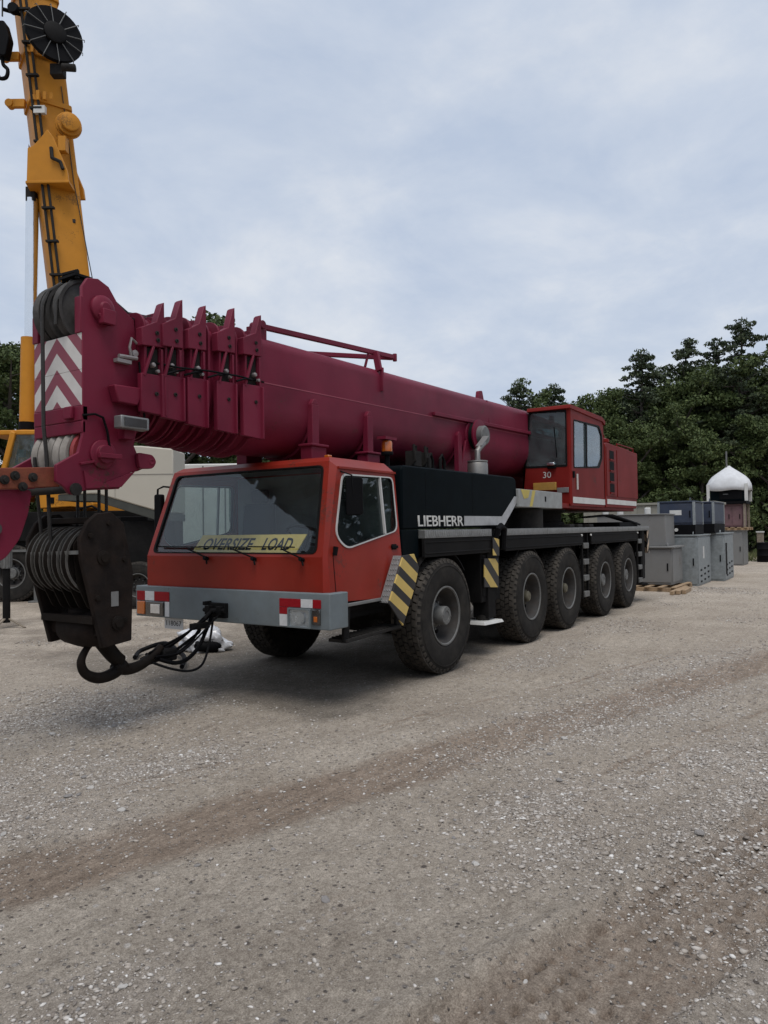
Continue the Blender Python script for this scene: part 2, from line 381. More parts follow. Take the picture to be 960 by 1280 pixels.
        vs = [fn(p[0], p[1], 0) for p in O] + [fn(p[0], p[1], 0) for p in I]
        fs = [(i, (i + 1) % n, n + (i + 1) % n, n + i) for i in range(n)]
        if thick:
            vs += [fn(p[0], p[1], thick) for p in O] + [fn(p[0], p[1], thick) for p in I]
            fs += [(2 * n + i, 3 * n + i, 3 * n + (i + 1) % n, 2 * n + (i + 1) % n) for i in range(n)]
            fs += [(i, 2 * n + i, 2 * n + (i + 1) % n, (i + 1) % n) for i in range(n)]
            fs += [(n + i, n + (i + 1) % n, 3 * n + (i + 1) % n, 3 * n + i) for i in range(n)]
        return s.add(vs, fs)
    def sheet(s, poly, fn, d0, d1):
        n = len(poly)
        vs = [fn(p[0], p[1], d0) for p in poly] + [fn(p[0], p[1], d1) for p in poly]
        return s.add(vs, [list(range(n)), list(range(2 * n - 1, n - 1, -1))] + [(i, i + n, (i + 1) % n + n, (i + 1) % n) for i in range(n)])
    def mesh(s, name, smooth=38):
        me = bpy.data.meshes.new(name)
        me.from_pydata([tuple(p) for p in s.v], [], s.f)
        bm = bmesh.new(); bm.from_mesh(me)
        for i, f in enumerate(bm.faces): f.material_index = s.mi[i]
        bmesh.ops.recalc_face_normals(bm, faces=bm.faces)
        bm.to_mesh(me); bm.free()
        for m in s.mats: me.materials.append(m)
        if smooth:
            for p in me.polygons: p.use_smooth = True
            me.set_sharp_from_angle(angle=math.radians(smooth))
        return me
    def build(s, name, m=None, parent=None, bevel=0.0, smooth=38, seg=2):
        if m is not None and not s.mats: s.mats = [m]
        me = s.mesh(name, smooth)
        o = bpy.data.objects.new(name, me); COL.objects.link(o)
        if parent is not None: o.parent = parent
        if bevel > 0:
            bv = o.modifiers.new('bevel', 'BEVEL'); bv.width = bevel; bv.segments = seg; bv.limit_method = 'ANGLE'
            bv.angle_limit = math.radians(40); bv.harden_normals = False
        return o

def tag(o, label, cat, group=None):
    o['label'] = label; o['category'] = cat
    if group: o['group'] = group
    return o
def empty(name, loc=(0, 0, 0), rz=0, parent=None):
    o = bpy.data.objects.new(name, None); COL.objects.link(o); o.location = loc; o.rotation_euler = (0, 0, rz)
    o.empty_display_size = 0.3
    if parent is not None: o.parent = parent
    return o
def copy_tree(o, parent=None):
    c = o.copy(); COL.objects.link(c); c.parent = parent
    for ch in list(o.children):
        copy_tree(ch, c)
    return c
def rpoly(pts, r, n=4):
    """2D polygon with rounded corners; r is one radius or one per corner"""
    out = []; m = len(pts)
    for i in range(m):
        p = Vector(pts[i]); a = Vector(pts[i - 1]); c = Vector(pts[(i + 1) % m]); rr = r[i] if isinstance(r, (list, tuple)) else r
        d1 = (a - p); d2 = (c - p); k = min(rr, d1.length * 0.45, d2.length * 0.45)
        if k < 1e-5: out.append(tuple(p)); continue
        q1 = p + d1.normalized() * k; q2 = p + d2.normalized() * k
        for j in range(n + 1):
            t = j / n
            out.append(tuple(q1 * (1 - t) ** 2 + p * 2 * t * (1 - t) + q2 * t * t))
    return out
def grow(poly, d):
    cx = sum(p[0] for p in poly) / len(poly); cy = sum(p[1] for p in poly) / len(poly)
    out = []
    for p in poly:
        v = Vector((p[0] - cx, p[1] - cy)); out.append((p[0] + v.x / v.length * d, p[1] + v.y / v.length * d))
    return out
def text(name, body, w, h, m, M, parent, ext=0.003, shear=0.0, space=1.0, bold=0.0):
    cu = bpy.data.curves.new(name, 'FONT'); cu.body = body; cu.extrude = ext; cu.shear = shear; cu.space_character = space
    cu.align_x = 'LEFT'; cu.offset = bold; cu.resolution_u = 3
    t = bpy.data.objects.new(name, cu); COL.objects.link(t)
    dg = bpy.context.evaluated_depsgraph_get(); dg.update()
    me = bpy.data.meshes.new_from_object(t.evaluated_get(dg))
    bpy.data.objects.remove(t); bpy.data.curves.remove(cu)
    xs = [v.co.x for v in me.vertices]; ys = [v.co.y for v in me.vertices]
    sx = w / (max(xs) - min(xs)); sy = h / (max(ys) - min(ys))
    for v in me.vertices:
        v.co = M @ Vector(((v.co.x - min(xs)) * sx, (v.co.y - min(ys)) * sy, v.co.z))
    me.materials.clear(); me.materials.append(m); me.name = name
    o = bpy.data.objects.new(name, me); COL.objects.link(o); o.parent = parent
    return o
def frame(o, x, y):
    """matrix with text x and y along the given directions, origin o"""
    x = Vector(x).normalized(); y = Vector(y).normalized(); z = x.cross(y)
    return Matrix(((x.x, y.x, z.x, o[0]), (x.y, y.y, z.y, o[1]), (x.z, y.z, z.z, o[2]), (0, 0, 0, 1)))
rnd = random.Random(7)

# ------------------------------------------------------------------ ground
_rs = np.random.RandomState(11)
_grid = [_rs.rand(128, 128) for _ in range(8)]
def vnoise(x, y, f, k=0):
    g = _grid[k]; x = np.asarray(x) * f; y = np.asarray(y) * f
    xi = np.floor(x).astype(int); yi = np.floor(y).astype(int); u = x - xi; v = y - yi
    u = u * u * (3 - 2 * u); v = v * v * (3 - 2 * v)
    a = g[xi % 128, yi % 128]; b_ = g[(xi + 1) % 128, yi % 128]; c = g[xi % 128, (yi + 1) % 128]; d = g[(xi + 1) % 128, (yi + 1) % 128]
    return (a * (1 - u) + b_ * u) * (1 - v) + (c * (1 - u) + d * u) * v
def fbm(x, y, f, k=0, o=4):
    s = 0; a = 0.5; t = 0
    for i in range(o):
        s = s + a * vnoise(x, y, f * 2 ** i, (k + i) % 8); t += a; a *= 0.5
    return s / t
def sstep(a, b_, x):
    t = np.clip((x - a) / (b_ - a), 0, 1); return t * t * (3 - 2 * t)
TD = (-0.945, 0.327); TN = (0.327, 0.945)         # direction of the tyre tracks over the yard
def tcoord(x, y):
    s = x * TD[0] + y * TD[1]; q = x * TN[0] + y * TN[1] + 0.10 * np.sin(s * 0.35) + 0.012 * s
    return s, q
PATCH = [(4.67, 0.58, .9, .45), (4.4, 1.1, .7, .35), (3.2, -.8, 1.0, .7), (4.0, 1.2, .6, .35), (.83, 3.63, 1.6, .55), (3.95, 4.08, .5, .22), (3.44, 4.9, .6, .3),
         (2.55, 3.1, .6, .3), (3.55, 3.8, .5, .25), (5.1, 1.1, .7, .35), (6.1, 3.1, .4, .2), (-2.2, 3.9, 1.8, .5), (1.9, 4.6, 1.0, .35), (2.6, 4.9, .9, .3)]
def masks(x, y):
    s, q = tcoord(x, y)
    wob = (fbm(x, y, 0.9, 3) - 0.5) * 0.35
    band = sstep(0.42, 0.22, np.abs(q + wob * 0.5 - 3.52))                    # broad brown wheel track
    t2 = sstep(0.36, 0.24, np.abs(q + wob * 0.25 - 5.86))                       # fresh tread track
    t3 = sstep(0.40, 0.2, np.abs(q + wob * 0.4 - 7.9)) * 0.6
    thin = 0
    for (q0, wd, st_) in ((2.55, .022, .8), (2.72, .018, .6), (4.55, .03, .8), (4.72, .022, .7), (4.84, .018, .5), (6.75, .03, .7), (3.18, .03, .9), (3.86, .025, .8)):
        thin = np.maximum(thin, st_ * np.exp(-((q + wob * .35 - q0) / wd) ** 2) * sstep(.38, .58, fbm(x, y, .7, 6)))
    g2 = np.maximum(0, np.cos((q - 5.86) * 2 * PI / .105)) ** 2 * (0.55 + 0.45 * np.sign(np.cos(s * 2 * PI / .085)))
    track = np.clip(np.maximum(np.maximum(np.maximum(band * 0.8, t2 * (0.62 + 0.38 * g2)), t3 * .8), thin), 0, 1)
    gr = np.zeros_like(x)
    for (px_, py_, a, b2) in PATCH:
        dxx = (x - px_); dyy = (y - py_); u = dxx * TD[0] + dyy * TD[1]; v = dxx * TN[0] + dyy * TN[1]
        gr = np.maximum(gr, np.exp(-((u / a) ** 2 + (v / b2) ** 2)))
    gr = gr * (0.35 + 1.1 * fbm(x, y, 2.2, 1)) + 0.55 * sstep(0.54, 0.72, fbm(x, y, 0.55, 5))
    gr = np.clip(gr, 0, 1) * (1 - 0.55 * track)
    edge = (fbm(x, y, 0.8, 2) - 0.5) * 1.6
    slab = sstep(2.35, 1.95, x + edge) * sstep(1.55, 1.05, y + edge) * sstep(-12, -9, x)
    dry = sstep(-2.6, -4.2, y + edge * 1.3) * sstep(-4.5, -2, x + edge)
    return s, q, track, gr, slab, dry
def gheight(x, y):
    s, q, track, gr, slab, dry = masks(x, y)
    near = sstep(14, 6, np.hypot(x - 4, y - 3))
    flat = 1 - sstep(2.6, 1.6, np.abs(y)) * sstep(3.0, 2.4, x) * sstep(-12, -10, x)
    z = (fbm(x, y, 0.45, 0) - 0.5) * 0.05
    z = z + near * ((fbm(x, y, 3.2, 4, 4) - 0.5) * 0.045 + (vnoise(x, y, 17, 6) - 0.5) * 0.008)
    z = z - near * (0.014 * sstep(0.40, 0.26, np.abs(q - 3.52)))
    q2 = q - 5.86
    tr = sstep(0.33, 0.27, np.abs(q2))
    blocks = 1 - np.maximum(0, np.cos(q2 * 2 * PI / .105)) ** 2 * (0.55 + 0.45 * np.sign(np.cos(s * 2 * PI / .085)))
    z = z - near * tr * (0.040 - 0.026 * blocks * sstep(0.30, 0.5, fbm(x, y, 1.4, 7)))
    z = z + near * 0.028 * np.exp(-((np.abs(q2) - 0.36) / 0.06) ** 2)
    far = sstep(26, 60, np.hypot(x, y)) * (fbm(x, y, 0.05, 2) - 0.45) * 0.5
    return z * flat - 0.004 * (1 - flat) + far

def axis(lo, hi, a, b_, step):
    core = np.arange(a, b_ + 1e-6, step); L = []; d = step; p = a
    while p > lo: d *= 1.12; p -= d; L.append(p)
    R = []; d = step; p = core[-1]
    while p < hi: d *= 1.12; p += d; R.append(p)
    return np.array(L[::-1] + list(core) + R)
GX = axis(-420, 300, -1.5, 6.7, 0.017); GY = axis(-380, 300, -1.8, 5.6, 0.017)
XX, YY = np.meshgrid(GX, GY, indexing='ij')
ZZ = gheight(XX, YY)
nx, ny = XX.shape
co = np.stack([XX, YY, ZZ], -1).reshape(-1, 3)
ii = np.arange(nx * ny).reshape(nx, ny)
quads = np.stack([ii[:-1, :-1], ii[1:, :-1], ii[1:, 1:], ii[:-1, 1:]], -1).reshape(-1, 4)
gm = bpy.data.meshes.new('ground')
gm.vertices.add(len(co)); gm.vertices.foreach_set('co', co.astype(np.float32).ravel())
gm.loops.add(quads.size); gm.loops.foreach_set('vertex_index', quads.astype(np.int32).ravel())
gm.polygons.add(len(quads)); gm.polygons.foreach_set('loop_start', np.arange(0, quads.size, 4, dtype=np.int32))
gm.polygons.foreach_set('use_smooth', np.ones(len(quads), dtype=bool))
gm.update(calc_edges=True)
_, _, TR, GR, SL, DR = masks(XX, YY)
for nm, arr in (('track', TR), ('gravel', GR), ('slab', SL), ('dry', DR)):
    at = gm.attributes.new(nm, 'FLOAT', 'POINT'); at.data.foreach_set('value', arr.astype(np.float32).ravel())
ground = bpy.data.objects.new('ground', gm); COL.objects.link(ground); ground['kind'] = 'structure'

def ground_mat():
    m = bpy.data.materials.new('gravel_yard'); m.use_nodes = True
    t = m.node_tree; L = t.links; P = t.nodes['Principled BSDF']; P.inputs['Specular IOR Level'].default_value = 0.15
    g = N(t, 'ShaderNodeNewGeometry')
    def noise(sc, det=6, ro=0.6, dist=0.0):
        n = N(t, 'ShaderNodeTexNoise'); n.inputs['Scale'].default_value = sc; n.inputs['Detail'].default_value = det
        n.inputs['Roughness'].default_value = ro; n.inputs['Distortion'].default_value = dist
        L.new(g.outputs['Position'], n.inputs['Vector']); return n.outputs['Fac']
    def ramp(src, a, ca, b_, cb):
        r = N(t, 'ShaderNodeValToRGB'); r.color_ramp.elements[0].position = a; r.color_ramp.elements[0].color = (*ca, 1)
        r.color_ramp.elements[1].position = b_; r.color_ramp.elements[1].color = (*cb, 1); L.new(src, r.inputs[0]); return r.outputs[0]
    def mix(f, a, c, mode='MIX'):
        n = N(t, 'ShaderNodeMix', data_type='RGBA', blend_type=mode)
        if isinstance(f, float): n.inputs[0].default_value = f
        else: L.new(f, n.inputs[0])
        for s_, v in ((6, a), (7, c)):
            if isinstance(v, tuple): n.inputs[s_].default_value = (*v, 1)
            else: L.new(v, n.inputs[s_])
        return n.outputs[2]
    def attr(nm, lo=0.0, hi=1.0):
        a = N(t, 'ShaderNodeAttribute', attribute_name=nm)
        r = N(t, 'ShaderNodeMapRange'); r.inputs['To Min'].default_value = lo; r.inputs['To Max'].default_value = hi
        L.new(a.outputs['Fac'], r.inputs['Value']); return r.outputs[0]
    base = ramp(noise(0.7, 9, 0.65), 0.33, (0.372, 0.322, 0.268), 0.68, (0.515, 0.458, 0.390))
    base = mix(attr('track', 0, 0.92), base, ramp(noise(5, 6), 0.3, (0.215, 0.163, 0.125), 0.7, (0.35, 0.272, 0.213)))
    base = mix(attr('gravel', 0, 0.65), base, ramp(noise(26, 6, 0.7), 0.3, (0.26, 0.226, 0.198), 0.7, (0.56, 0.50, 0.44)))
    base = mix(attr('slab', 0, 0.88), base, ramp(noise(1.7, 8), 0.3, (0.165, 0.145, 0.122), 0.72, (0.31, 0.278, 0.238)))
    base = mix(attr('dry', 0, 0.8), base, ramp(noise(0.9, 8), 0.36, (0.27, 0.23, 0.19), 0.62, (0.56, 0.49, 0.41)))
    # small stones and grit in the surface
    vo = N(t, 'ShaderNodeTexVoronoi'); vo.inputs['Scale'].default_value = 34; vo.inputs['Randomness'].default_value = 1
    L.new(g.outputs['Position'], vo.inputs['Vector'])
    stone = N(t, 'ShaderNodeMapRange'); stone.inputs['From Min'].default_value = 0.30; stone.inputs['From Max'].default_value = 0.16
    L.new(vo.outputs['Distance'], stone.inputs['Value'])
    pick = N(t, 'ShaderNodeSeparateColor'); L.new(vo.outputs['Color'], pick.inputs[0])
    gt = N(t, 'ShaderNodeMath', operation='GREATER_THAN'); L.new(pick.outputs[0], gt.inputs[0]); gt.inputs[1].default_value = 0.52
    ms = N(t, 'ShaderNodeMath', operation='MULTIPLY'); L.new(stone.outputs[0], ms.inputs[0]); L.new(gt.outputs[0], ms.inputs[1])
    scol = ramp(pick.outputs[1], 0.1, (0.17, 0.15, 0.135), 0.95, (0.66, 0.61, 0.56))
    base = mix(ms.outputs[0], base, scol)
    vo2 = N(t, 'ShaderNodeTexVoronoi'); vo2.inputs['Scale'].default_value = 15; L.new(g.outputs['Position'], vo2.inputs['Vector'])
    st2 = N(t, 'ShaderNodeMapRange'); st2.inputs['From Min'].default_value = 0.26; st2.inputs['From Max'].default_value = 0.15; L.new(vo2.outputs['Distance'], st2.inputs['Value'])
    pk2 = N(t, 'ShaderNodeSeparateColor'); L.new(vo2.outputs['Color'], pk2.inputs[0])
    g2_ = N(t, 'ShaderNodeMath', operation='GREATER_THAN'); L.new(pk2.outputs[0], g2_.inputs[0]); g2_.inputs[1].default_value = 0.72
    m2_ = N(t, 'ShaderNodeMath', operation='MULTIPLY'); L.new(st2.outputs[0], m2_.inputs[0]); L.new(g2_.outputs[0], m2_.inputs[1])
    base = mix(m2_.outputs[0], base, ramp(pk2.outputs[1], 0.2, (0.15, 0.13, 0.115), 0.9, (0.62, 0.58, 0.54)))
    base = mix(0.75, base, ramp(noise(42, 4, 0.8), 0.34, (0.62, 0.605, 0.59), 0.64, (1.28, 1.28, 1.28)), 'MULTIPLY')
    grit = ramp(noise(150, 3, 0.7), 0.32, (0.56, 0.54, 0.52), 0.70, (1.46, 1.46, 1.46))
    base = mix(0.8, base, grit, 'MULTIPLY')
    # scuffed lines along the tyre tracks
    mpp = N(t, 'ShaderNodeMapping'); mpp.inputs['Rotation'].default_value = (0, 0, math.atan2(TD[1], -TD[0])); mpp.inputs['Scale'].default_value = (0.55, 9.0, 1)
    L.new(g.outputs['Position'], mpp.inputs[0])
    sn = N(t, 'ShaderNodeTexNoise'); sn.inputs['Scale'].default_value = 1.6; sn.inputs['Detail'].default_value = 7; sn.inputs['Roughness'].default_value = 0.65
    L.new(mpp.outputs[0], sn.inputs['Vector'])
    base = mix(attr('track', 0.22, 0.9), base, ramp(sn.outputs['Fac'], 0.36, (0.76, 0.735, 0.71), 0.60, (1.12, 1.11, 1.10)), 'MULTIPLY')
    base = mix(0.8, base, ramp(noise(11, 7, 0.72), 0.32, (0.80, 0.785, 0.77), 0.66, (1.22, 1.22, 1.22)), 'MULTIPLY')
    L.new(base, P.inputs['Base Color'])
    P.inputs['Roughness'].default_value = 0.95
    h1 = N(t, 'ShaderNodeMath', operation='MULTIPLY'); L.new(ms.outputs[0], h1.inputs[0]); h1.inputs[1].default_value = 0.8
    h2 = N(t, 'ShaderNodeMath', operation='ADD'); L.new(h1.outputs[0], h2.inputs[0]); L.new(noise(60, 8, 0.75), h2.inputs[1])
    bp = N(t, 'ShaderNodeBump'); bp.inputs['Strength'].default_value = 1.0; bp.inputs['Distance'].default_value = 0.03
    L.new(h2.outputs[0], bp.inputs['Height']); L.new(bp.outputs[0], P.inputs['Normal'])
    return m
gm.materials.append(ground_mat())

# stones: the large ones are pieces of the ground, the gravel is one mass
ico = bmesh.new(); bmesh.ops.create_icosphere(ico, subdivisions=1, radius=1.0)
ICOV = np.array([v.co[:] for v in ico.verts]); ICOF = np.array([[v.index for v in f.verts] for f in ico.faces]); ico.free()
STONE = island('stone', [(0.20, 0.176, 0.155), (0.34, 0.30, 0.26), (0.42, 0.385, 0.345), (0.21, 0.18, 0.155), (0.52, 0.485, 0.45), (0.36, 0.315, 0.27), (0.70, 0.68, 0.65)], rough=0.9)
def scatter(n, xr, yr, keep, smin, smax, seed):
    rs = np.random.RandomState(seed); P = []
    while len(P) < n:
        x = rs.uniform(xr[0], xr[1], n * 3); y = rs.uniform(yr[0], yr[1], n * 3)
        k = keep(x, y) > rs.rand(n * 3)
        P += list(zip(x[k], y[k]))
    P = np.array(P[:n])
    sz = smin * (smax / smin) ** (rs.rand(n) ** 2.2)
    return P, sz, rs
def joined(P, sz, rs, sink=0.35):
    n = len(P)
    sc = np.stack([sz * rs.uniform(.8, 1.5, n), sz * rs.uniform(.6, 1.1, n), sz * rs.uniform(.28, .6, n)], -1)
    an = rs.rand(n) * 6.28; ca, sa = np.cos(an), np.sin(an)
    V = ICOV[None] * (1 + rs.uniform(-.42, .35, (n, len(ICOV), 1))) * sc[:, None, :]
    X = V[..., 0] * ca[:, None] - V[..., 1] * sa[:, None] + P[:, 0:1]
    Y = V[..., 0] * sa[:, None] + V[..., 1] * ca[:, None] + P[:, 1:2]
    Z = V[..., 2] + (gheight(P[:, 0], P[:, 1]) + sc[:, 2] * sink)[:, None]
    F = ICOF[None] + (np.arange(n) * len(ICOV))[:, None, None]
    return np.stack([X, Y, Z], -1).reshape(-1, 3), F.reshape(-1, 3)
def raw_mesh(name, V, F, m):
    me = bpy.data.meshes.new(name); k = F.shape[1]
    me.vertices.add(len(V)); me.vertices.foreach_set('co', V.astype(np.float32).ravel())
    me.loops.add(F.size); me.loops.foreach_set('vertex_index', F.astype(np.int32).ravel())
    me.polygons.add(len(F)); me.polygons.foreach_set('loop_start', np.arange(0, F.size, k, dtype=np.int32))
    me.update(calc_edges=True); me.materials.append(m); return me
under = lambda x, y: 1 - sstep(1.9, 1.3, np.abs(y)) * sstep(2.6, 1.9, x)
k1 = lambda x, y: np.clip(masks(x, y)[3] * 1.1 + 0.05, 0, 1) * under(x, y)
P1, s1, r_ = scatter(52000, (-1.5, 6.6), (-2.5, 5.7), k1, 0.0035, 0.014, 3)
V1, F1 = joined(P1, s1, r_)
P2, s2, r_ = scatter(26000, (-14, 4.5), (-6, 6.5), k1, 0.007, 0.020, 4)
V2, F2 = joined(P2, s2, r_)
gv = bpy.data.objects.new('gravel', raw_mesh('gravel', np.concatenate([V1, V2]), np.concatenate([F1, F2 + len(V1)]), STONE))
COL.objects.link(gv); gv['kind'] = 'stuff'; tag(gv, 'loose grey gravel scattered over the dirt yard', 'gravel')
# the largest stones, one by one
STONE1 = [mat('stone_pale', (0.42, 0.40, 0.375), rough=0.9, var=0.25, scale=20, bump=0.3), mat('stone_grey', (0.22, 0.205, 0.195), rough=0.9, var=0.25, scale=20, bump=0.3),
          mat('stone_tan', (0.34, 0.30, 0.255), rough=0.9, var=0.25, scale=20, bump=0.3)]
P3, s3, r3 = scatter(240, (0.5, 6.4), (-1.6, 5.5), lambda x, y: k1(x, y) * 0.9 + 0.07 * under(x, y), 0.011, 0.028, 9)
smesh = []
for i in range(9):
    bm = bmesh.new(); bmesh.ops.create_icosphere(bm, subdivisions=2, radius=1.0)
    rr = random.Random(40 + i); cut = [Vector((rr.uniform(-1, 1), rr.uniform(-1, 1), rr.uniform(-1, 1))).normalized() for _ in range(9)]
    for v in bm.verts:
        for c in cut:
            d = v.co.dot(c) - rr.uniform(.62, .66)
            if d > 0: v.co -= c * d
        v.co *= 1 + rr.uniform(-.04, .04)
    me = bpy.data.meshes.new('stone'); bm.to_mesh(me); bm.free(); me.materials.append(STONE1[i % 3]); smesh.append(me)
for i in range(len(P3)):
    o = bpy.data.objects.new('stone', smesh[i % 9]); COL.objects.link(o); o.parent = ground
    s = s3[i]; sz = s * r3.uniform(.45, .75)
    o.scale = (s * r3.uniform(1, 1.5), s * r3.uniform(.75, 1.1), sz); o.rotation_euler = (0, 0, r3.uniform(0, 6.28))
    o.location = (P3[i, 0], P3[i, 1], float(gheight(P3[i:i + 1, 0], P3[i:i + 1, 1])[0]) + sz * 0.35)

# ------------------------------------------------------------------ the red mobile crane (x forward, y to its left, origin under the front axle)
crane = empty('mobile_crane')
tag(crane, 'red five-axle mobile crane with a lowered maroon telescopic boom', 'mobile crane')

# chassis -----------------------------------------------------------
mb = MB()
mb.box(-10.05, 1.9, -.48, .48, .78, 1.40)
mb.box(-10.0, 0.6, -1.22, 1.22, 1.40, 1.60)
mb.box(-1.75, -1.15, -1.25, 1.25, .72, 1.42)          # front outrigger box
mb.box(-9.95, -9.35, -1.20, 1.20, .70, 1.42)
mb.box(-5.9, -5.0, -.95, .95, .55, 1.42)
mb.box(1.0, 2.2, -1.15, 1.15, .88, 1.00)
for x in (-.85, -2.0, -3.55, -7.3): mb.box(x - .15, x + .15, -.8, .8, .9, 1.42)
mb.build('chassis_frame', BLACK, crane, bevel=.012)
for x0, x1 in ((-1.33, .46), (-5.2, -1.80), (-9.0, -5.68)):
    mb = MB(); mb.box(x0, x1, 1.285, 1.325, 1.385, 1.605); mb.box(x0 + .02, x1 - .02, 1.32, 1.333, 1.42, 1.44); mb.box(x0 + .02, x1 - .02, 1.32, 1.333, 1.55, 1.565)
    mb.build('side_skirt', BLACK, crane, bevel=.006)
    mb = MB(); mb.box(x0, x1, -1.325, -1.285, 1.385, 1.605); mb.build('side_skirt', BLACK, crane, bevel=.006)
for x0, x1 in ((-1.33, .46), (-3.4, -1.80), (-5.0, -3.42), (-7.4, -5.02), (-10.0, -7.42)):
    for sgn in (1, -1):
        mb = MB(); a, c = sorted((sgn * .95, sgn * 1.335)); mb.box(x0, x1, a, c, 1.606, 1.70)
        n = int((x1 - x0) / .055)
        if sgn > 0:
            for i in range(n): mb.box(x0 + .02 + i * .055, x0 + .045 + i * .055, 1.334, 1.341, 1.62, 1.688)
        mb.build('deck_plank', ALU, crane, bevel=.005)
mb = MB(); mb.box(-10.0, -2.3, -.95, .95, 1.60, 1.68); mb.build('deck', DARK, crane)
# axles
for x in (0, -2.7, -4.35, -6.45, -8.1):
    mb = MB(); mb.cyl((x, -1.05, .685), (x, 1.05, .685), .11, 12); mb.lathe([(.05, -.3), (.24, -.2), (.27, 0), (.24, .2), (.05, .3)], (x, 0, .69), (0, 1, 0), 16)
    for sy in (-.72, .72): mb.cyl((x + .28, sy, .70), (x + .34, sy, 1.2), .075, 10)
    mb.build('axle', DARK, crane)
# mud guards over the rear wheels
for x in (-2.7, -4.35, -6.45, -8.1):
    for sy in (1, -1):
        mb = MB(); prof = [(x + .76 * math.cos(a), .685 + .76 * math.sin(a)) for a in [math.radians(d) for d in range(55, 126, 10)]]
        prof += [(x + .745 * math.cos(a), .685 + .745 * math.sin(a)) for a in [math.radians(d) for d in range(125, 54, -10)]]
        mb.prism(prof, 'y', sy * .95, sy * 1.27); mb.build('mudguard', BLACK, crane)

# wheels ------------------------------------------------------------
def tyre_mesh():
    mb = MB().use(RUBBER)
    half = [(.330, .150), (.352, .178), (.40, .190), (.47, .2), (.54, .2), (.60, .194), (.635, .184), (.655, .168), (.668, .150)]
    prof = half + [(r, -t) for r, t in reversed(half)]
    mb.lathe(prof + [(.33, -.14), (.31, 0), (.33, .14)], (0, 0, 0), (0, 1, 0), 72, close=True)
    mb.lathe([(.585, .1945), (.588, .2005), (.596, .2005), (.600, .1925)], (0, 0, 0), (0, 1, 0), 60, close=True)
    mb.use(TREAD)
    nb = 46
    for row, (yc, w) in enumerate(((-.137, .058), (-.068, .058), (0, .058), (.068, .058), (.137, .058))):
        for k in range(nb):
            a0 = 2 * PI * (k + (.5 if row % 2 else 0)) / nb; da = 2 * PI / nb * .40
            sk = .25 * da if row % 2 else -.25 * da
            vs = []
            for (aa, yy) in ((a0 - da - sk, yc - w / 2), (a0 + da - sk, yc - w / 2), (a0 + da + sk, yc + w / 2), (a0 - da + sk, yc + w / 2)):
                for r in (.655, .686 - (.006 if abs(yy) > .15 else 0)):
                    vs.append((r * math.cos(aa), yy, r * math.sin(aa)))
            mb.add(vs, [(1, 3, 5, 7), (0, 1, 3, 2), (2, 3, 5, 4), (4, 5, 7, 6), (6, 7, 1, 0)])
    # shoulder lugs
    for sg in (-1, 1):
        for k in range(nb):
            a0 = 2 * PI * (k + .5) / nb; da = 2 * PI / nb * .30; vs = []
            for aa in (a0 - da, a0 + da):
                for (r, t) in ((.676, .148), (.660, .178), (.625, .192), (.625, .182), (.655, .150)):
                    vs.append((r * math.cos(aa), sg * t, r * math.sin(aa)))
            mb.add(vs, [(0, 1, 6, 5), (1, 2, 7, 6), (0, 1, 2, 3, 4), (5, 6, 7, 8, 9), (2, 3, 8, 7)])
    return mb.mesh('tyre', 40)
def rim_mesh(kind):
    mb = MB().use(HUBM); mb.lathe([(.346, .166), (.353, .176), (.353, .187), (.337, .189), (.326, .176)], (0, 0, 0), (0, 1, 0), 48, cap=False); mb.use(RIMM)
    mb.lathe([(.345, .165), (.352, .175), (.352, .185), (.335, .187), (.322, .165), (.300, .14), (.285, .09), (.275, .02), (.262, .0), (.18, -.01 if kind != 1 else -.05), (0.0, -.01 if kind != 1 else -.05)], (0, 0, 0), (0, 1, 0), 48, cap=False)
    mb.lathe([(.345, .165), (.33, .12), (.33, -.17), (.35, -.185)], (0, 0, 0), (0, 1, 0), 40, cap=False)
    for k in range(8):     # hand holes seen as dark wells
        a = 2 * PI * k / 8; mb.use(BLACK); mb.cyl((.222 * math.cos(a), .0, .222 * math.sin(a)), (.222 * math.cos(a), .012, .222 * math.sin(a)), .026, 10)
    mb.use(HUBM if kind != 1 else HUBY)
    for k in range(10):
        a = 2 * PI * (k + .5) / 10; mb.cyl((.168 * math.cos(a), -.02, .168 * math.sin(a)), (.168 * math.cos(a), .03, .168 * math.sin(a)), .016, 6)
    return mb.mesh('rim', 40)
def hub_mesh(kind):
    mb = MB()
    if kind == 0: mb.lathe([(.15, -.02), (.15, .03), (.125, .05), (.112, .06), (.112, .175), (.104, .188), (.06, .19), (.058, .182), (0, .182)], (0, 0, 0), (0, 1, 0), 28)
    elif kind == 1: mb.lathe([(.16, -.06), (.15, .0), (.105, .03), (.085, .05), (.08, .12), (.06, .14), (0, .145)], (0, 0, 0), (0, 1, 0), 28)
    else: mb.lathe([(.15, -.02), (.15, .05), (.12, .06), (.118, .135), (.108, .145), (.05, .147), (.045, .14), (0, .14)], (0, 0, 0), (0, 1, 0), 28)
    for k in range(6):
        a = 2 * PI * k / 6; r = (.09, .1, .095)[kind]; t = (.186, .03, .143)[kind]
        mb.cyl((r * math.cos(a), t - .01, r * math.sin(a)), (r * math.cos(a), t + .01, r * math.sin(a)), .009, 6)
    return mb.mesh('hub', 35)
TY = tyre_mesh(); RIM = [rim_mesh(i) for i in range(3)]; HUB = [hub_mesh(i) for i in range(3)]
for me, m_ in zip(HUB, (HUBM, HUBY, HUBM)): me.materials.append(m_)
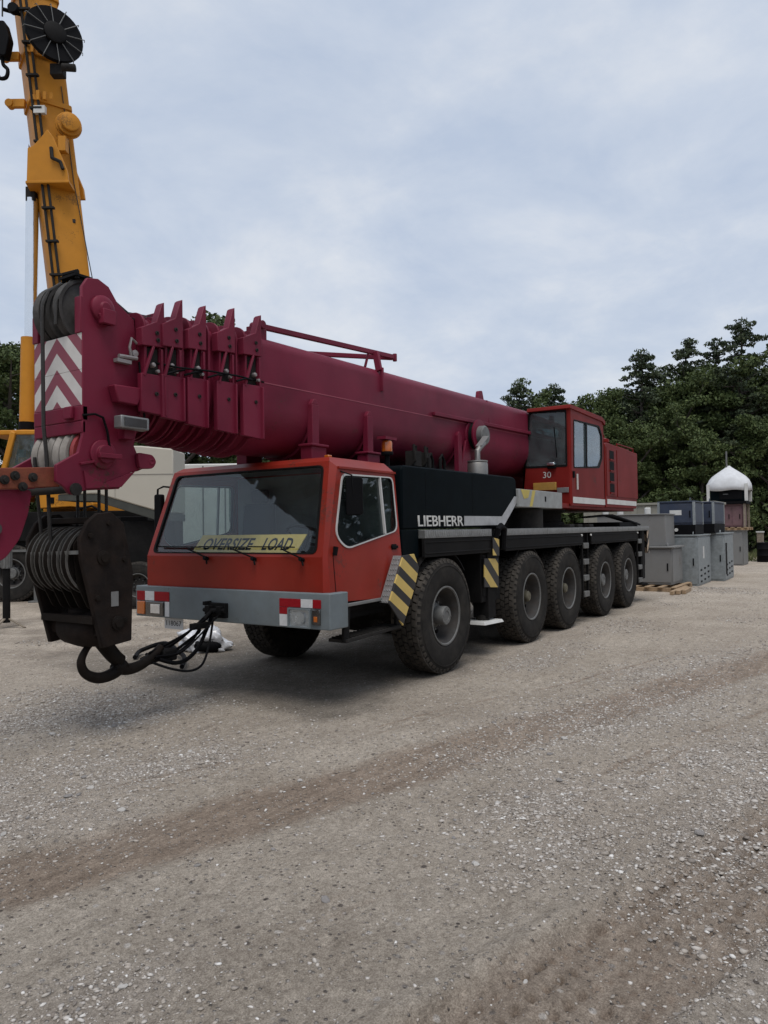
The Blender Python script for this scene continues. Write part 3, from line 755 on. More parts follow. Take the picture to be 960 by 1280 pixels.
for x, k in ((0, 0), (-2.7, 1), (-4.35, 1), (-6.45, 2), (-8.1, 2)):
    for sg in (1, -1):
        w = empty('wheel', (x, sg * 1.16, .680), 0 if sg > 0 else PI, crane)
        w.rotation_euler[1] = rnd.uniform(0, 6)
        for nm, me in (('tyre', TY), ('rim', RIM[k]), ('hub', HUB[k])):
            o = bpy.data.objects.new(nm, me); COL.objects.link(o); o.parent = w

# driver's cab --------------------------------------------------------
def wf(a, s_, d):     # windscreen plane: a across, s_ up the slope 0..1, d inward
    return (2.25 - .29 * s_ - d * .955, a, 1.46 + .94 * s_ - d * .295)
def sf(sg):
    def f(x, z, d):
        return (x, sg * (1.31 - .085 * (z - 1.0) - d), z)
    return f
ws_in = rpoly([(-1.165, .035), (1.165, .035), (1.06, .955), (-1.06, .955)], .07)
sh = MB()
sh.ring([(-1.25, 0), (1.25, 0), (1.125, 1.0), (-1.125, 1.0)], ws_in, wf, .035)
sh.slab([(2.25, -1.25, 1.03), (2.25, 1.25, 1.03), (2.25, 1.25, 1.46), (2.25, -1.25, 1.46)], -.03)
sh.box(2.249, 2.256, -1.0, 1.0, 1.12, 1.125)
for sg in (1, -1):
    sh.add([(2.25, sg * 1.25, 1.03), (2.25, sg * 1.25, 1.46), (1.96, sg * 1.125, 2.40), (2.2, sg * 1.3075, 1.03), (2.2, sg * 1.271, 1.46), (1.93, sg * 1.1957, 2.345)],
           [(0, 1, 4, 3), (1, 2, 5, 4)])
    sh.add([(1.96, sg * 1.125, 2.40), (1.93, sg * 1.1957, 2.345), (.88, sg * 1.1957, 2.345), (.88, sg * 1.06, 2.45), (1.88, sg * 1.06, 2.45)],
           [(0, 4, 3, 2, 1)])
    # rear corner strip
    sh.add([(.88, sg * 1.1957, 2.345), (.85, sg * 1.17, 2.345), (.85, sg * 1.27, 1.06), (.88, sg * 1.305, 1.06)], [(0, 1, 2, 3)])
sh.add([(1.96, -1.125, 2.40), (1.96, 1.125, 2.40), (1.88, 1.06, 2.45), (1.88, -1.06, 2.45), (.88, 1.06, 2.45), (.88, -1.06, 2.45)], [(0, 1, 2, 3), (3, 2, 4, 5)])
sh.slab([(.85, -1.27, 1.06), (.85, 1.27, 1.06), (.85, 1.17, 2.345), (.85, 1.04, 2.44), (.85, -1.04, 2.44), (.85, -1.17, 2.345)], .03)
sh.add([(.88, -1.06, 2.45), (.88, 1.06, 2.45), (.85, 1.04, 2.44), (.85, -1.04, 2.44)], [(0, 1, 2, 3)])
sh.build('cab_shell', RED, crane, smooth=30)
mb = MB(); mb.box(.9, 2.2, -1.26, 1.26, 1.02, 1.10); mb.build('cab_floor', DARK, crane)
mb = MB(); mb.box(.9, 1.88, -1.05, 1.05, 2.40, 2.425); mb.build('headlining', INTER, crane)
mb = MB(); mb.box(.885, .91, -1.15, 1.15, 1.10, 2.38); mb.build('rear_lining', INTER, crane)
gk = MB(); gk.ring(grow(ws_in, .012), grow(ws_in, -.028), lambda a, s_, d: wf(a, s_, d), 0.0)
gk2 = MB(); gk2.ring(grow(ws_in, .010), grow(ws_in, -.020), lambda a, s_, d: wf(a, s_, d - .006), .030); gk2.build('windscreen_gasket', GASKET, crane)
mb = MB(); mb.sheet(grow(ws_in, .0), wf, .012, .018); mb.build('windscreen', GLASS, crane, smooth=0)
sw_in = rpoly([(1.865, 2.275), (.935, 2.285), (.925, 1.70), (1.895, 1.525), (2.06, 1.66)], [.07, .07, .09, .10, .10])
for sg in (1, -1):
    f = sf(sg)
    d = MB(); d.ring([(2.2, 1.03), (2.2, 1.46), (1.93, 2.345), (.88, 2.345), (.88, 1.06), (1.34, 1.003)], sw_in, f, .03)
    d.use(RED)
    dd = d.build('door', RED, crane, smooth=30)
    mb = MB(); mb.ring(grow(sw_in, .004), grow(sw_in, -.018), lambda x, z, q: f(x, z, q - .010), .022); mb.build('window_trim', TRIM, dd)
    mb = MB(); mb.ring(grow(sw_in, -.016), grow(sw_in, -.030), lambda x, z, q: f(x, z, q - .006), .02); mb.build('window_gasket', GASKET, dd)
    mb = MB(); mb.sheet(grow(sw_in, -.012), f, .010, .015); mb.build('window_glass', GLASSD, dd, smooth=0)
    mb = MB()
    for (xa, za), (xb, zb) in (((1.19, 2.272), (1.175, 1.665)),):
        mb.bar(f(xa, za, -.002), f(xb, zb, -.002), .022, .026, (0, 1, 0))
    mb.build('window_divider', TRIM, dd)
    mb = MB(); mb.bar(f(1.08, 1.525, -.012), f(.96, 1.525, -.012), .03, .022, (0, 1, 0)); mb.box(.97, 1.07, *sorted((f(1, 1.5, .005)[1], f(1, 1.5, -.004)[1])), 1.495, 1.555); mb.build('handle', INK, dd, bevel=.004)
    mb = MB(); mb.bar(f(2.115, 1.05, -.001), f(2.115, 1.50, -.001), .008, .004, (0, 1, 0)); mb.bar(f(2.10, 1.475, -.002), f(2.08, 1.555, -.012), .035, .05, (0, 1, 0)); mb.build('door_seam', INK, dd)
# rain gutter and roof marker, roof beacon foot
mb = MB(); mb.bar((1.92, 1.206, 2.335), (.88, 1.206, 2.335), .02, .022); mb.bar((1.92, -1.206, 2.335), (.88, -1.206, 2.335), .02, .022); mb.build('rain_gutter', RED, crane)
mb = MB(); mb.box(1.80, 1.86, .98, 1.04, 2.44, 2.475); mb.build('marker_lamp', AMBER, crane, bevel=.008)
# mirror on the far side and on the near side pillar
for sg, x0 in ((-1, 2.26), ):
    mb = MB(); mb.tube([(1.95, sg * 1.19, 2.24), (2.0, sg * 1.27, 2.25), (2.03, sg * 1.33, 2.22), (2.05, sg * 1.35, 1.75), (2.10, sg * 1.26, 1.68)], .012, 6)
    mm = mb.build('mirror_arm', INK, crane)
    mb = MB(); mb.prism(rpoly([(-.06, -.23), (.06, -.23), (.06, .23), (-.06, .23)], .03), 'x', -.03, .03, Matrix.Translation((2.03, sg * 1.305, 1.93))); mb.build('mirror_head', INK, mm, bevel=.01)
mb = MB(); mb.tube([(1.88, 1.19, 2.30), (1.82, 1.29, 2.26), (1.80, 1.31, 1.86)], .010, 6); mm = mb.build('mirror_arm', INK, crane)
mb = MB(); mb.prism(rpoly([(-.085, -.19), (.085, -.19), (.085, .19), (-.085, .19)], .035), 'x', -.025, .025, Matrix.Translation((1.79, 1.30, 2.05)) @ Matrix.Rotation(.5, 4, 'Z')); mb.build('mirror_head', INK, mm, bevel=.008)
# wipers
for y0, y1 in ((-.28, -1.06), (.40, -.42), (1.02, .30)):
    mb = MB(); p0 = Vector(wf(y0, -.02, -.03)); p1 = Vector(wf((y0 + y1) / 2 + .1, .07, -.035)); p2 = Vector(wf(y1, .10, -.022)); p3 = Vector(wf(y0 - .12, .095, -.022))
    mb.tube([p0, p1], .008, 6); mb.bar(p2, p3, .018, .012); mb.cyl(Vector(wf(y0, -.03, .0)), Vector(wf(y0, -.03, -.05)), .022, 8)
    mb.tube([p0, Vector(wf(y0 + .03, -.09, -.02))], .009, 6)
    mb.build('wiper', INK, crane)
# interior
for y in (.62, -.62):
    mb = MB(); mb.box(1.12, 1.58, y - .24, y + .24, 1.42, 1.54); mb.prism(rpoly([(1.06, 1.52), (1.18, 1.52), (1.12, 2.05), (1.04, 2.05)], .03), 'y', y - .23, y + .23); mb.box(1.03, 1.11, y - .12, y + .12, 2.06, 2.22); mb.box(1.2, 1.5, y - .15, y + .15, 1.10, 1.42)
    mb.build('seat', SEATM, crane, bevel=.03)
mb = MB(); mb.box(1.88, 2.19, -1.2, 1.2, 1.10, 1.46); mb.build('dashboard', INTER, crane, bevel=.03)
mb = MB(); c_, ax_ = Vector((1.68, .62, 1.66)), Vector((-.45, 0, .89)).normalized(); u_ = ax_.orthogonal().normalized(); w_ = ax_.cross(u_)
mb.tube([c_ + (u_ * math.cos(a) + w_ * math.sin(a)) * .23 for a in np.linspace(0, 2 * PI, 25)], .016, 8)
mb.tube([c_ + u_ * .22, c_ - u_ * .22], .014, 6); mb.tube([c_ + w_ * .22, c_], .014, 6); mb.tube([c_, (1.85, .62, 1.35)], .03, 8)
mb.build('steering_wheel', INK, crane)

# bumper ----------------------------------------------------------------
mb = MB(); mb.prism(rpoly([(2.02, .785), (2.31, .785), (2.31, 1.125), (2.02, 1.125)], .012), 'y', -1.375, 1.375); bum = mb.build('bumper', GREY, crane, bevel=.012)
X = 2.3115
def plate(name, m, y0, y1, z0, z1, d=.006, par=None, bv=.0015, x0=X):
    q = MB(); q.box(x0, x0 + d, y0, y1, z0, z1); return q.build(name, m, par or bum, bevel=bv)
plate('reflector', REFR, .765, 1.03, .985, 1.065); plate('reflector', REFW, 1.033, 1.175, .985, 1.065); plate('reflector', REFR, 1.178, 1.275, .985, 1.065)
plate('reflector', REFW, .765, .875, .80, .912); plate('reflector', REFR, .765, .875, .915, .982)
mb = MB(); mb.ring([(.885, .795), (1.165, .795), (1.165, .978), (.885, .978)], rpoly([(.90, .808), (1.15, .808), (1.15, .966), (.90, .966)], .02), lambda a, z, d: (X + .03 - d, a, z), .03); mb.build('headlamp_bezel', GREY, bum)
hl = MB(); hl.add([(X + .014, .90, .808), (X + .014, 1.15, .808), (X + .014, 1.15, .966), (X + .014, .90, .966), (X - .004, 1.025, .887)], [(0, 1, 4), (1, 2, 4), (2, 3, 4), (3, 0, 4)])
hl.lathe([(.062, .016), (.05, .004), (.02, -.002), (0, -.002)], (X, 1.03, .887), (1, 0, 0), 20); hl.build('headlamp', LENSC, bum)
plate('headlamp_lens', glass('lamp_glass', tint=(.9, .92, .93), dust_sheen=.05), .902, 1.148, .81, .964, .004, x0=X + .020)
plate('side_lamp', LENSD, 1.178, 1.272, .83, .975, .022, bv=.008); plate('amber_bulb', AMBER, 1.205, 1.245, .86, .91, .006, x0=X + .0225)
plate('reflector', REFR, -1.35, -1.215, .965, 1.068); plate('reflector', REFW, -1.212, -1.06, .965, 1.068); plate('reflector', REFR, -1.057, -.815, .965, 1.068); plate('reflector', REFW, -.885, -.815, .80, .96); 
plate('indicator_lamp', AMBER, -1.335, -1.205, .81, .955, .022, bv=.008); plate('headlamp', LENSD, -1.195, -.895, .80, .958, .02, bv=.01)
plate('headlamp_lens', LENSC, -1.10, -.95, .83, .93, .004, x0=X + .0205)
mb = MB(); mb.box(2.30, 2.36, -.17, .07, .835, .985); mb.box(2.35, 2.42, -.16, -.10, .87, .96); mb.box(2.35, 2.42, 0, .06, .87, .96); mb.cyl((2.39, -.20, .915), (2.39, .10, .915), .022, 10); mb.box(2.30, 2.40, -.21, -.17, .96, 1.00); mb.build('tow_hitch', BLACK, bum, bevel=.006)
plate('license_plate', REFW, -1.0, -.70, .655, .775, .004, x0=2.22)
text('plate_number', '118067', .24, .055, INK, frame((2.2245, -.97, .69), (0, 1, 0), (0, 0, 1)), bum, .0006)
mb = MB(); mb.bar((2.2, -.85, .76), (2.2, -.85, .80), .2, .02); mb.build('plate_bracket', BLACK, bum)

# cab steps and striped front wing
mb = MB(); mb.prism([(2.04, .64), (2.02, 1.0), (1.92, 1.0), (1.95, .62)], 'y', 1.30, 1.33); mb.prism([(1.10, .68), (1.08, 1.0), (1.0, 1.0), (1.02, .66)], 'y', 1.30, 1.33)
mb.bar((2.0, 1.10, .90), (1.02, 1.10, .92), .04, .2); mb.build('step_bracket', BLACK, crane, bevel=.006)
mb = MB(); mb.bar((2.02, 1.24, .645), (1.02, 1.24, .675), .22, .035)
for i in range(16): mb.box(1.97 - i * .06, 1.985 - i * .06, 1.14, 1.34, .664 + i * .0018, .676 + i * .0018)
mb.build('step', DARK, crane, bevel=.004)
mb = MB(); mb.bar((2.15, 1.322, .985), (1.34, 1.322, .995), .03, .03); mb.build('sill_strip', ALU, crane, bevel=.004)
mb = MB(); mb.box(2.00, 2.05, 1.25, 1.31, .86, .93); mb.cyl((2.05, 1.28, .895), (2.065, 1.28, .895), .03, 14); mb.build('step_lamp', CHROME, crane, bevel=.006)
mb = MB(); mb.prism([(1.10, 1.435), (.87, 1.445), (.77, 1.29), (.87, 1.08), (1.12, .695), (1.39, .955)], 'y', 1.415, 1.432); wing = mb.build('striped_wing', HAZF, crane, bevel=.003)
mb = MB(); mb.slab([(1.11, 1.312, 1.435), (1.11, 1.415, 1.435), (1.39, 1.415, .96), (1.39, 1.312, .96)], .006)
for i in range(9):
    for j in range(3):
        t = (i + .5) / 9; mb.bar((1.11 + .28 * t + .008 + (.0), 1.33 + j * .03, 1.435 - .475 * t), (1.12 + .28 * t + .008, 1.345 + j * .03, 1.42 - .475 * t), .008, .006)
mb.build('tread_plate', ALU, wing)
mb = MB(); ar = [(.80 * math.cos(math.radians(d)), .685 + .80 * math.sin(math.radians(d))) for d in range(15, 150, 9)]
mb.prism(ar + [(.785 * math.cos(math.radians(d)), .685 + .785 * math.sin(math.radians(d))) for d in range(141, 14, -9)], 'y', .9, 1.28); mb.build('wheel_arch', BLACK, crane)
mb = MB(); ar2 = [(p[0], p[1]) for p in ar]; mb.prism(ar + [(.785 * math.cos(math.radians(d)), .685 + .785 * math.sin(math.radians(d))) for d in range(141, 14, -9)], 'y', -1.28, -.9); mb.build('wheel_arch', BLACK, crane)

# engine housing with the maker's lettering ------------------------------------
hs = [(.95, 1.70), (-1.80, 1.72), (-2.27, 2.05), (-2.25, 2.40), (-2.15, 2.445), (.90, 2.42), (.95, 2.38)]
mb = MB(); mb.prism(rpoly(hs, [0, 0, .02, .03, .05, .03, .03], 3), 'y', -1.30, 1.325); hou = mb.build('engine_housing', NAVY, crane, bevel=.02); hou.location = (-.12, -.065, .01)
mb = MB(); mb.prism([(.84, 1.38), (.48, 1.38), (.48, 1.71), (.84, 1.71)], 'y', 1.02, 1.26); mb.build('housing_corner', NAVY, crane, bevel=.01)
mb = MB(); mb.prism([(-.55, 1.738), (-1.795, 1.745), (-2.25, 2.07), (-2.26, 2.16), (-2.17, 2.16), (-1.72, 1.865), (-.55, 1.862)], 'y', 1.3255, 1.330); band = mb.build('silver_band', mat('silver_band', (.52, .53, .54), rough=.35, metal=.5, var=.12, scale=8, dirt=.3), hou)
text('lettering', 'LIEBHERR', 1.13, .125, WHITE, frame((.615, 1.3305, 1.735), (-1, 0, 0), (0, 0, 1)), hou, .004, shear=0.0, bold=.006)
for x in (.42, -.8): mb = MB(); mb.box(x, x + .005, 1.3255, 1.3275, 1.9, 2.37); mb.build('panel_gap', INK, hou)
mb = MB()
for i in range(7): mb.box(-.75, .35, 1.0 - i * .07, 1.03 - i * .07, 2.42, 2.455)
mb.build('louvre', BLACK, hou)
# exhaust
mb = MB(); mb.lathe([(.145, 0), (.15, .02), (.15, .29), (.14, .31), (.15, .32), (.148, .34), (0, .35)], (-2.0, .82, 2.36), (0, 0, 1), 28); ex = mb.build('exhaust_muffler', STEEL, crane)
mb = MB(); mb.tube([(-2.0, .82, 2.70), (-2.0, .82, 2.84), (-2.08, .82, 2.90), (-2.22, .82, 2.98)], .042, 14); mb.build('exhaust_pipe', STEEL, ex)
mb = MB(); mb.bar((-2.05, .82, 2.92), (-2.30, .82, 3.09), .10, .010); mb.build('exhaust_flap', STEEL, ex)
mb = MB()
for x, y in ((-.4, .9), (-.62, .95), (-.82, .85)): mb.tube([(x, y, 2.42), (x, y, 2.62), (x - .06, y, 2.68), (x - .12, y, 2.60), (x - .12, y, 2.44)], .018, 7)
mb.build('hydraulic_pipe', BLACK, hou)

# outriggers ----------------------------------------------------------------
for xc, sg in ((-1.42, 1), (-1.42, -1), (-9.65, 1), (-9.65, -1)):
    fr = xc > -5
    mb = MB(); mb.box(xc - .12, xc + .12, *sorted((sg * 1.05, sg * 1.28)), .50, 1.60); mb.box(xc - .23, xc + .23, *sorted((sg * .9, sg * 1.26)), .80, 1.36)
    o = mb.build('outrigger_leg', BLACK, crane, bevel=.01)
    mb = MB(); y0, y1 = sorted((sg * 1.285, sg * 1.300))
    if fr:
        mb.prism([(-1.17, 1.31), (-1.60, 1.29), (-1.61, .895), (-1.15, .93)], 'y', y0, y1); mb.build('striped_plate', HAZO, o, bevel=.003)
        mb = MB(); mb.prism([(-1.33, 1.585), (-1.53, 1.56), (-1.53, 1.335), (-1.33, 1.345)], 'y', sg * 1.342, sg * 1.352); mb.build('striped_plate', HAZO, o, bevel=.003)
        mb = MB(); mb.add([(xc + .30, sg * .98, .47), (xc + .30, sg * 1.30, .47), (xc - .14, sg * 1.36, .47), (xc - .14, sg * .98, .47), (xc + .32, sg * .98, .43), (xc + .32, sg * 1.32, .43), (xc - .16, sg * 1.38, .43), (xc - .16, sg * .98, .43)],
                          [(0, 1, 2, 3), (4, 5, 6, 7), (0, 1, 5, 4), (1, 2, 6, 5), (2, 3, 7, 6), (3, 0, 4, 7)]); mb.build('foot_pad', WHITE, o, bevel=.004)
        mb = MB(); mb.lathe([(.09, 0), (.09, .06), (.05, .08), (.05, .12)], (xc + .06, sg * 1.17, .47), (0, 0, 1), 16); mb.build('jack_foot', DARK, o)
        mb = MB(); mb.tube([(-1.50, sg * 1.29, 1.52), (-1.50, sg * 1.36, 1.70), (-1.58, sg * 1.36, 1.74), (-1.68, sg * 1.36, 1.70), (-1.70, sg * 1.33, 1.42)], .045, 8); mb.build('hose', INK, o)
    else:
        mb.prism([(-9.88, 1.66), (-10.03, 1.66), (-10.03, 1.08), (-9.88, 1.08)], 'y', y0 + sg * .02, y1 + sg * .02); mb.build('striped_plate', HAZR, o, bevel=.003)
        mb = MB(); mb.lathe([(.2, 0), (.2, .04), (.06, .07), (.06, .2)], (xc, sg * 1.16, .36), (0, 0, 1), 18); mb.build('foot_pad', BLACK, o)
mb = MB(); mb.box(-10.06, -10.02, -1.2, 1.3, 1.08, 1.62); mb.build('rear_board', HAZR, crane)
# ladders
for xl, w in ((-5.36, .15), (-9.18, .15)):
    mb = MB()
    for s_ in (-1, 1): mb.box(xl + s_ * w - .018, xl + s_ * w + .018, 1.27, 1.31, .42, 1.60)
    lad = mb.build('ladder', BLACK, crane, bevel=.004)
    for i in range(4):
        mb = MB(); z = .50 + i * .29; mb.box(xl - w + .02, xl + w - .02, 1.24, 1.335, z - .05, z + .05); mb.build('rung', HUBM, lad, bevel=.008)
for x in (-5.1, -5.62, -8.95):
    mb = MB(); mb.cyl((x, 1.325, 1.56), (x, 1.345, 1.56), .02, 8); mb.build('bolt', WHITE, crane)

# superstructure ---------------------------------------------------------------
mb = MB(); mb.lathe([(.80, 0), (.80, .12), (.74, .14), (.74, .30), (.82, .32), (.82, .40)], (-5.6, 0, 1.68), (0, 0, 1), 40); mb.build('slewing_ring', DARK, crane)
mb = MB(); mb.prism([(-4.2, 2.05), (-9.2, 2.05), (-9.2, 2.5), (-8.3, 3.45), (-7.2, 3.45), (-6.0, 2.4), (-4.2, 2.3)], 'y', -.62, -.56); mb.prism([(-4.2, 2.05), (-9.2, 2.05), (-9.2, 2.5), (-8.3, 3.45), (-7.2, 3.45), (-6.0, 2.4), (-4.2, 2.3)], 'y', .50, .56)
mb.box(-9.2, -4.2, -1.1, 1.2, 2.04, 2.12); mb.build('turntable_frame', REDU, crane, bevel=.01)
mb = MB(); mb.cyl((-7.6, -.75, 3.2), (-7.6, .75, 3.2), .12, 16); mb.build('boom_pivot_pin', DARK, crane)
mb = MB(); mb.box(-9.4, -6.2, -1.25, -.65, 2.10, 3.25); mb.build('winch_housing', REDU, crane, bevel=.03)
mb = MB(); mb.prism(rpoly([(-8.5, 2.05), (-9.55, 2.05), (-9.55, 3.0), (-8.7, 3.0)], .04), 'y', -1.25, .50); mb.build('counterweight', REDU, crane, bevel=.02)
# machinery body behind the operator's cab
mb = MB(); mb.prism(rpoly([(-6.9, 2.09), (-9.22, 2.10), (-9.40, 2.5), (-9.40, 3.36), (-7.05, 3.40), (-6.9, 3.36)], .03, 3), 'y', .58, 1.25); body = mb.build('machinery_body', REDU, crane, bevel=.015)
for x0, x1 in ((-7.66, -6.96), (-9.34, -7.72)):
    mb = MB(); mb.box(x0, x1, 1.251, 1.262, 2.32, 3.30); mb.build('body_panel', REDU, body, bevel=.004)
for i in range(4):
    mb = MB(); z = 2.40 + i * .225; mb.box(-7.47, -7.16, 1.2625, 1.2665, z, z + .175); mb.build('step_recess', INK, body)
    mb = MB(); mb.box(-7.47, -7.16, 1.263, 1.285, z - .03, z); mb.build('step_lip', REDU, body)
mb = MB(); mb.box(-9.22, -6.98, 1.251, 1.256, 2.16, 2.26); mb.build('white_stripe', WHITE, body)

mb = MB(); mb.lathe([(.14, 0), (.14, .1), (.2, .12), (.2, .18), (.1, .22), (.1, .28), (0, .29)], (-7.9, .85, 3.38), (0, 0, 1), 20); mb.build('filler_cap', REDU, body)
mb = MB(); mb.tube([(-7.2, 1.1, 3.38), (-7.2, 1.1, 3.62), (-6.95, 1.1, 3.64)], .03, 8); mb.build('breather_pipe', REDU, body); mb = MB(); mb.box(-9.1, -8.1, .65, 1.15, 3.36, 3.43); mb.build('roof_hatch', REDU, body, bevel=.01); mb = MB(); mb.tube([(-9.3, 1.18, 3.38), (-9.3, 1.18, 3.46), (-8.0, 1.18, 3.46), (-8.0, 1.18, 3.40)], .015, 6); mb.build('hand_rail', REDU, body)
# operator's cab
def uf(y, z, d): return (-4.86 - d, y, z)
def us(x, z, d): return (x, 1.245 - d, z)
ul = lambda z: .36 + (z - 2.1) * .085
oc = MB()
oc.ring([(.30, 2.09), (1.215, 2.09), (1.215, 3.80), (.48, 3.83)], rpoly([(.405, 2.81), (1.165, 2.80), (1.165, 3.76), (.50, 3.79)], .03), uf, .03)
oc.add([(-4.86, 1.215, 2.09), (-4.86, 1.215, 3.80), (-4.90, 1.245, 3.80), (-4.90, 1.245, 2.09)], [(0, 1, 2, 3)])
lw_ = rpoly([(-5.0, 2.85), (-6.6, 2.85), (-6.6, 3.68), (-5.0, 3.70)], .05)
lf_ = lambda x, z, d: (x, .30 + (z - 2.09) * .1035 + d, z)
oc.ring([(-4.86, 2.09), (-6.85, 2.09), (-6.85, 3.83), (-4.86, 3.83)], lw_, lf_, .03)
rw_ = rpoly([(.58, 2.85), (1.12, 2.85), (1.12, 3.66), (.62, 3.68)], .05)
oc.ring([(.30, 2.09), (1.245, 2.09), (1.245, 3.75), (.48, 3.83)], rw_, lambda y, z, d: (-6.85 + d, y, z), .03)
oc.box(-6.85, -4.86, .32, 1.24, 2.085, 2.12)
ocab = oc.build('operator_cab', REDU, crane, smooth=30)
mb = MB(); mb.prism(rpoly([(-4.80, 3.80), (-4.83, 3.87), (-6.70, 3.87), (-6.92, 3.80), (-6.88, 3.72), (-6.75, 3.78)], .015), 'y', .46, 1.27); mb.build('cab_roof', REDU, ocab, bevel=.02)
us_in = rpoly([(-5.06, 3.62), (-6.55, 3.66), (-6.72, 3.5), (-6.70, 3.05), (-6.50, 2.87), (-5.02, 2.77)], .05)
mb = MB(); mb.ring([(-4.90, 2.09), (-4.90, 3.80), (-6.70, 3.80), (-6.85, 3.72), (-6.85, 2.09)], us_in, us, .03); ud = mb.build('door', REDU, ocab, smooth=30)
mb = MB(); mb.ring(grow(us_in, .03), grow(us_in, -.02), lambda x, z, d: us(x, z, d - .005), .02); mb.bar(us(-5.75, 3.64, -.005), us(-5.72, 2.82, -.005), .05, .02, (0, 1, 0)); mb.build('window_gasket', GASKET, ud)
mb = MB(); mb.sheet(us_in, us, .012, .018); mb.build('window_glass', GLASSU, ud, smooth=0)
fi = rpoly([(.405, 2.81), (1.165, 2.80), (1.165, 3.76), (.50, 3.79)], .03)
mb = MB(); mb.ring(grow(fi, .03), grow(fi, -.012), lambda y, z, d: uf(y, z, d - .005), .02); mb.build('windscreen_gasket', GASKET, ocab)
mb = MB(); mb.sheet(fi, uf, .012, .018); mb.build('windscreen', GLASSU, ocab, smooth=0)
mb = MB(); mb.bar((-4.835, 1.0, 2.95), (-4.835, .96, 3.5), .012, .015); mb.build('wiper', INK, ocab)
mb = MB(); mb.box(-4.85, -4.80, .83, .98, 2.755, 2.80); mb.build('wiper_motor', INK, ocab, bevel=.006)
mb = MB(); mb.box(-4.85, -4.78, .83, .97, 2.81, 2.86); mb.build('work_lamp', CHROME, ocab, bevel=.01)
text('cab_number', '30', .15, .11, WHITE, frame((-4.857, .73, 2.595), (0, 1, 0), (0, 0, 1)), ocab, .001)
mb = MB(); mb.box(-4.858, -4.80, .56, .98, 2.37, 2.51); mb.build('yellow_box', mat('ochre_box', (.40, .22, .03), rough=.6, var=.2, dirt=.4), ocab, bevel=.006)
mb = MB(); mb.box(-4.858, -4.84, .99, 1.20, 2.32, 2.41); mb.build('maker_plate', ALU, ocab, bevel=.003)
mb = MB(); mb.box(-6.84, -4.93, 1.2465, 1.2515, 2.135, 2.245); mb.build('white_stripe', WHITE, ocab)
mb = MB(); mb.bar((-5.15, 1.262, 2.66), (-5.15, 1.262, 2.38), .035, .02, (0, 1, 0)); mb.build('door_label', WHITE, ocab); mb = MB(); mb.box(-5.0, -4.94, 1.246, 1.275, 2.58, 2.70); mb.build('door_handle', INK, ocab, bevel=.006)
mb = MB(); mb.box(-6.4, -5.7, .60, 1.1, 2.45, 2.6); mb.box(-6.5, -6.35, .62, 1.08, 2.6, 3.3); mb.build('operator_seat', SEATM, ocab, bevel=.04)
mb = MB(); mb.box(-5.3, -4.92, .45, 1.2, 2.15, 2.74); mb.build('console', INTER, ocab, bevel=.02)
mb = MB(); mb.sheet(lw_, lf_, .010, .016); mb.build('left_window', GLASSU, ocab, smooth=0); mb = MB(); mb.sheet(rw_, lambda y, z, d: (-6.85 + d, y, z), .010, .016); mb.build('rear_window', GLASSU, ocab, smooth=0)
# grey ballast box in front of the operator's cab
mb = MB(); mb.box(-4.22, -2.38, .62, 1.30, 2.02, 2.285); gb = mb.build('storage_box', mat('galv_box', (.30, .315, .315), rough=.5, var=.15, scale=7, dirt=.35, streak=.3), crane, bevel=.008)
SY = mat('stripe_yellow', (.55, .44, .10), rough=.55, var=.12, dirt=.3)
mb = MB(); mb.prism([(-2.44, 2.28), (-2.80, 2.28), (-2.72, 2.16), (-2.56, 2.14)], 'y', 1.301, 1.3035); mb.prism([(-2.90, 2.28), (-3.02, 2.28), (-2.88, 2.03), (-2.78, 2.03)], 'y', 1.301, 1.3035); mb.build('yellow_mark', SY, gb)
mb = MB(); mb.box(-3.45, -3.42, 1.30, 1.312, 2.12, 2.2); mb.build('latch', INK, gb)
mb = MB(); mb.lathe([(.30, 0), (.30, .33), (.2, .345)], (-3.4, .95, 1.675), (0, 0, 1), 24); mb.build('support_post', DARK, crane)
mb = MB(); mb.box(-4.3, -4.0, .4, 1.1, 2.05, 2.25); mb.build('box_bracket', REDU, crane)
for x in (-5.0, -5.45, -6.1): 
    mb = MB(); mb.box(x - .12, x + .12, 1.02, 1.2, 1.70, 1.76); mb.build('deck_clamp', DARK, crane, bevel=.01)
# deck rail and hoses to the rear
mb = MB()
for k in range(4): mb.tube([(-6.6 - k * .1, 1.0 - k * .08, 1.9), (-8.0, 1.05 - k * .06, 1.95), (-9.3, 1.1 - k * .05, 1.82), (-9.9, 1.15 - k * .08, 1.74)], .022, 6)
mb.build('deck_hose', INK, crane)
mb = MB(); mb.box(-9.9, -8.4, .1, 1.1, 1.70, 1.80); mb.build('rear_deck_plate', BLACK, crane, bevel=.01)

# telescopic boom ----------------------------------------------------------------
def ztop(x): return 3.715 - .021 * (x - 2.04)
def bprof(w, h, zt, r=.13):
    pts = []
    for d in range(0, 91, 15): a = math.radians(d); pts.append((w - r + r * math.cos(a), zt - r + r * math.sin(a)))
    for d in range(90, 181, 15): a = math.radians(d); pts.append((-w + r + r * math.cos(a), zt - r + r * math.sin(a)))
    for d in range(180, 361, 10): a = math.radians(d); pts.append((w * math.cos(a), zt - h + w + w * math.sin(a)))
    return pts
def loft(mb, st):
    """st: list of (x, profile); closed tube with end caps"""
    n = len(st[0][1]); vs = []; fs = []
    for x, p in st: vs += [(x, q[0], q[1]) for q in p]
    for i in range(len(st) - 1):
        for j in range(n): fs.append((i * n + j, i * n + (j + 1) % n, (i + 1) * n + (j + 1) % n, (i + 1) * n + j))
    fs.append(list(range(n))); fs.append([(len(st) - 1) * n + j for j in range(n)])
    mb.add(vs, fs); return mb
BW, BH = .46, 1.19
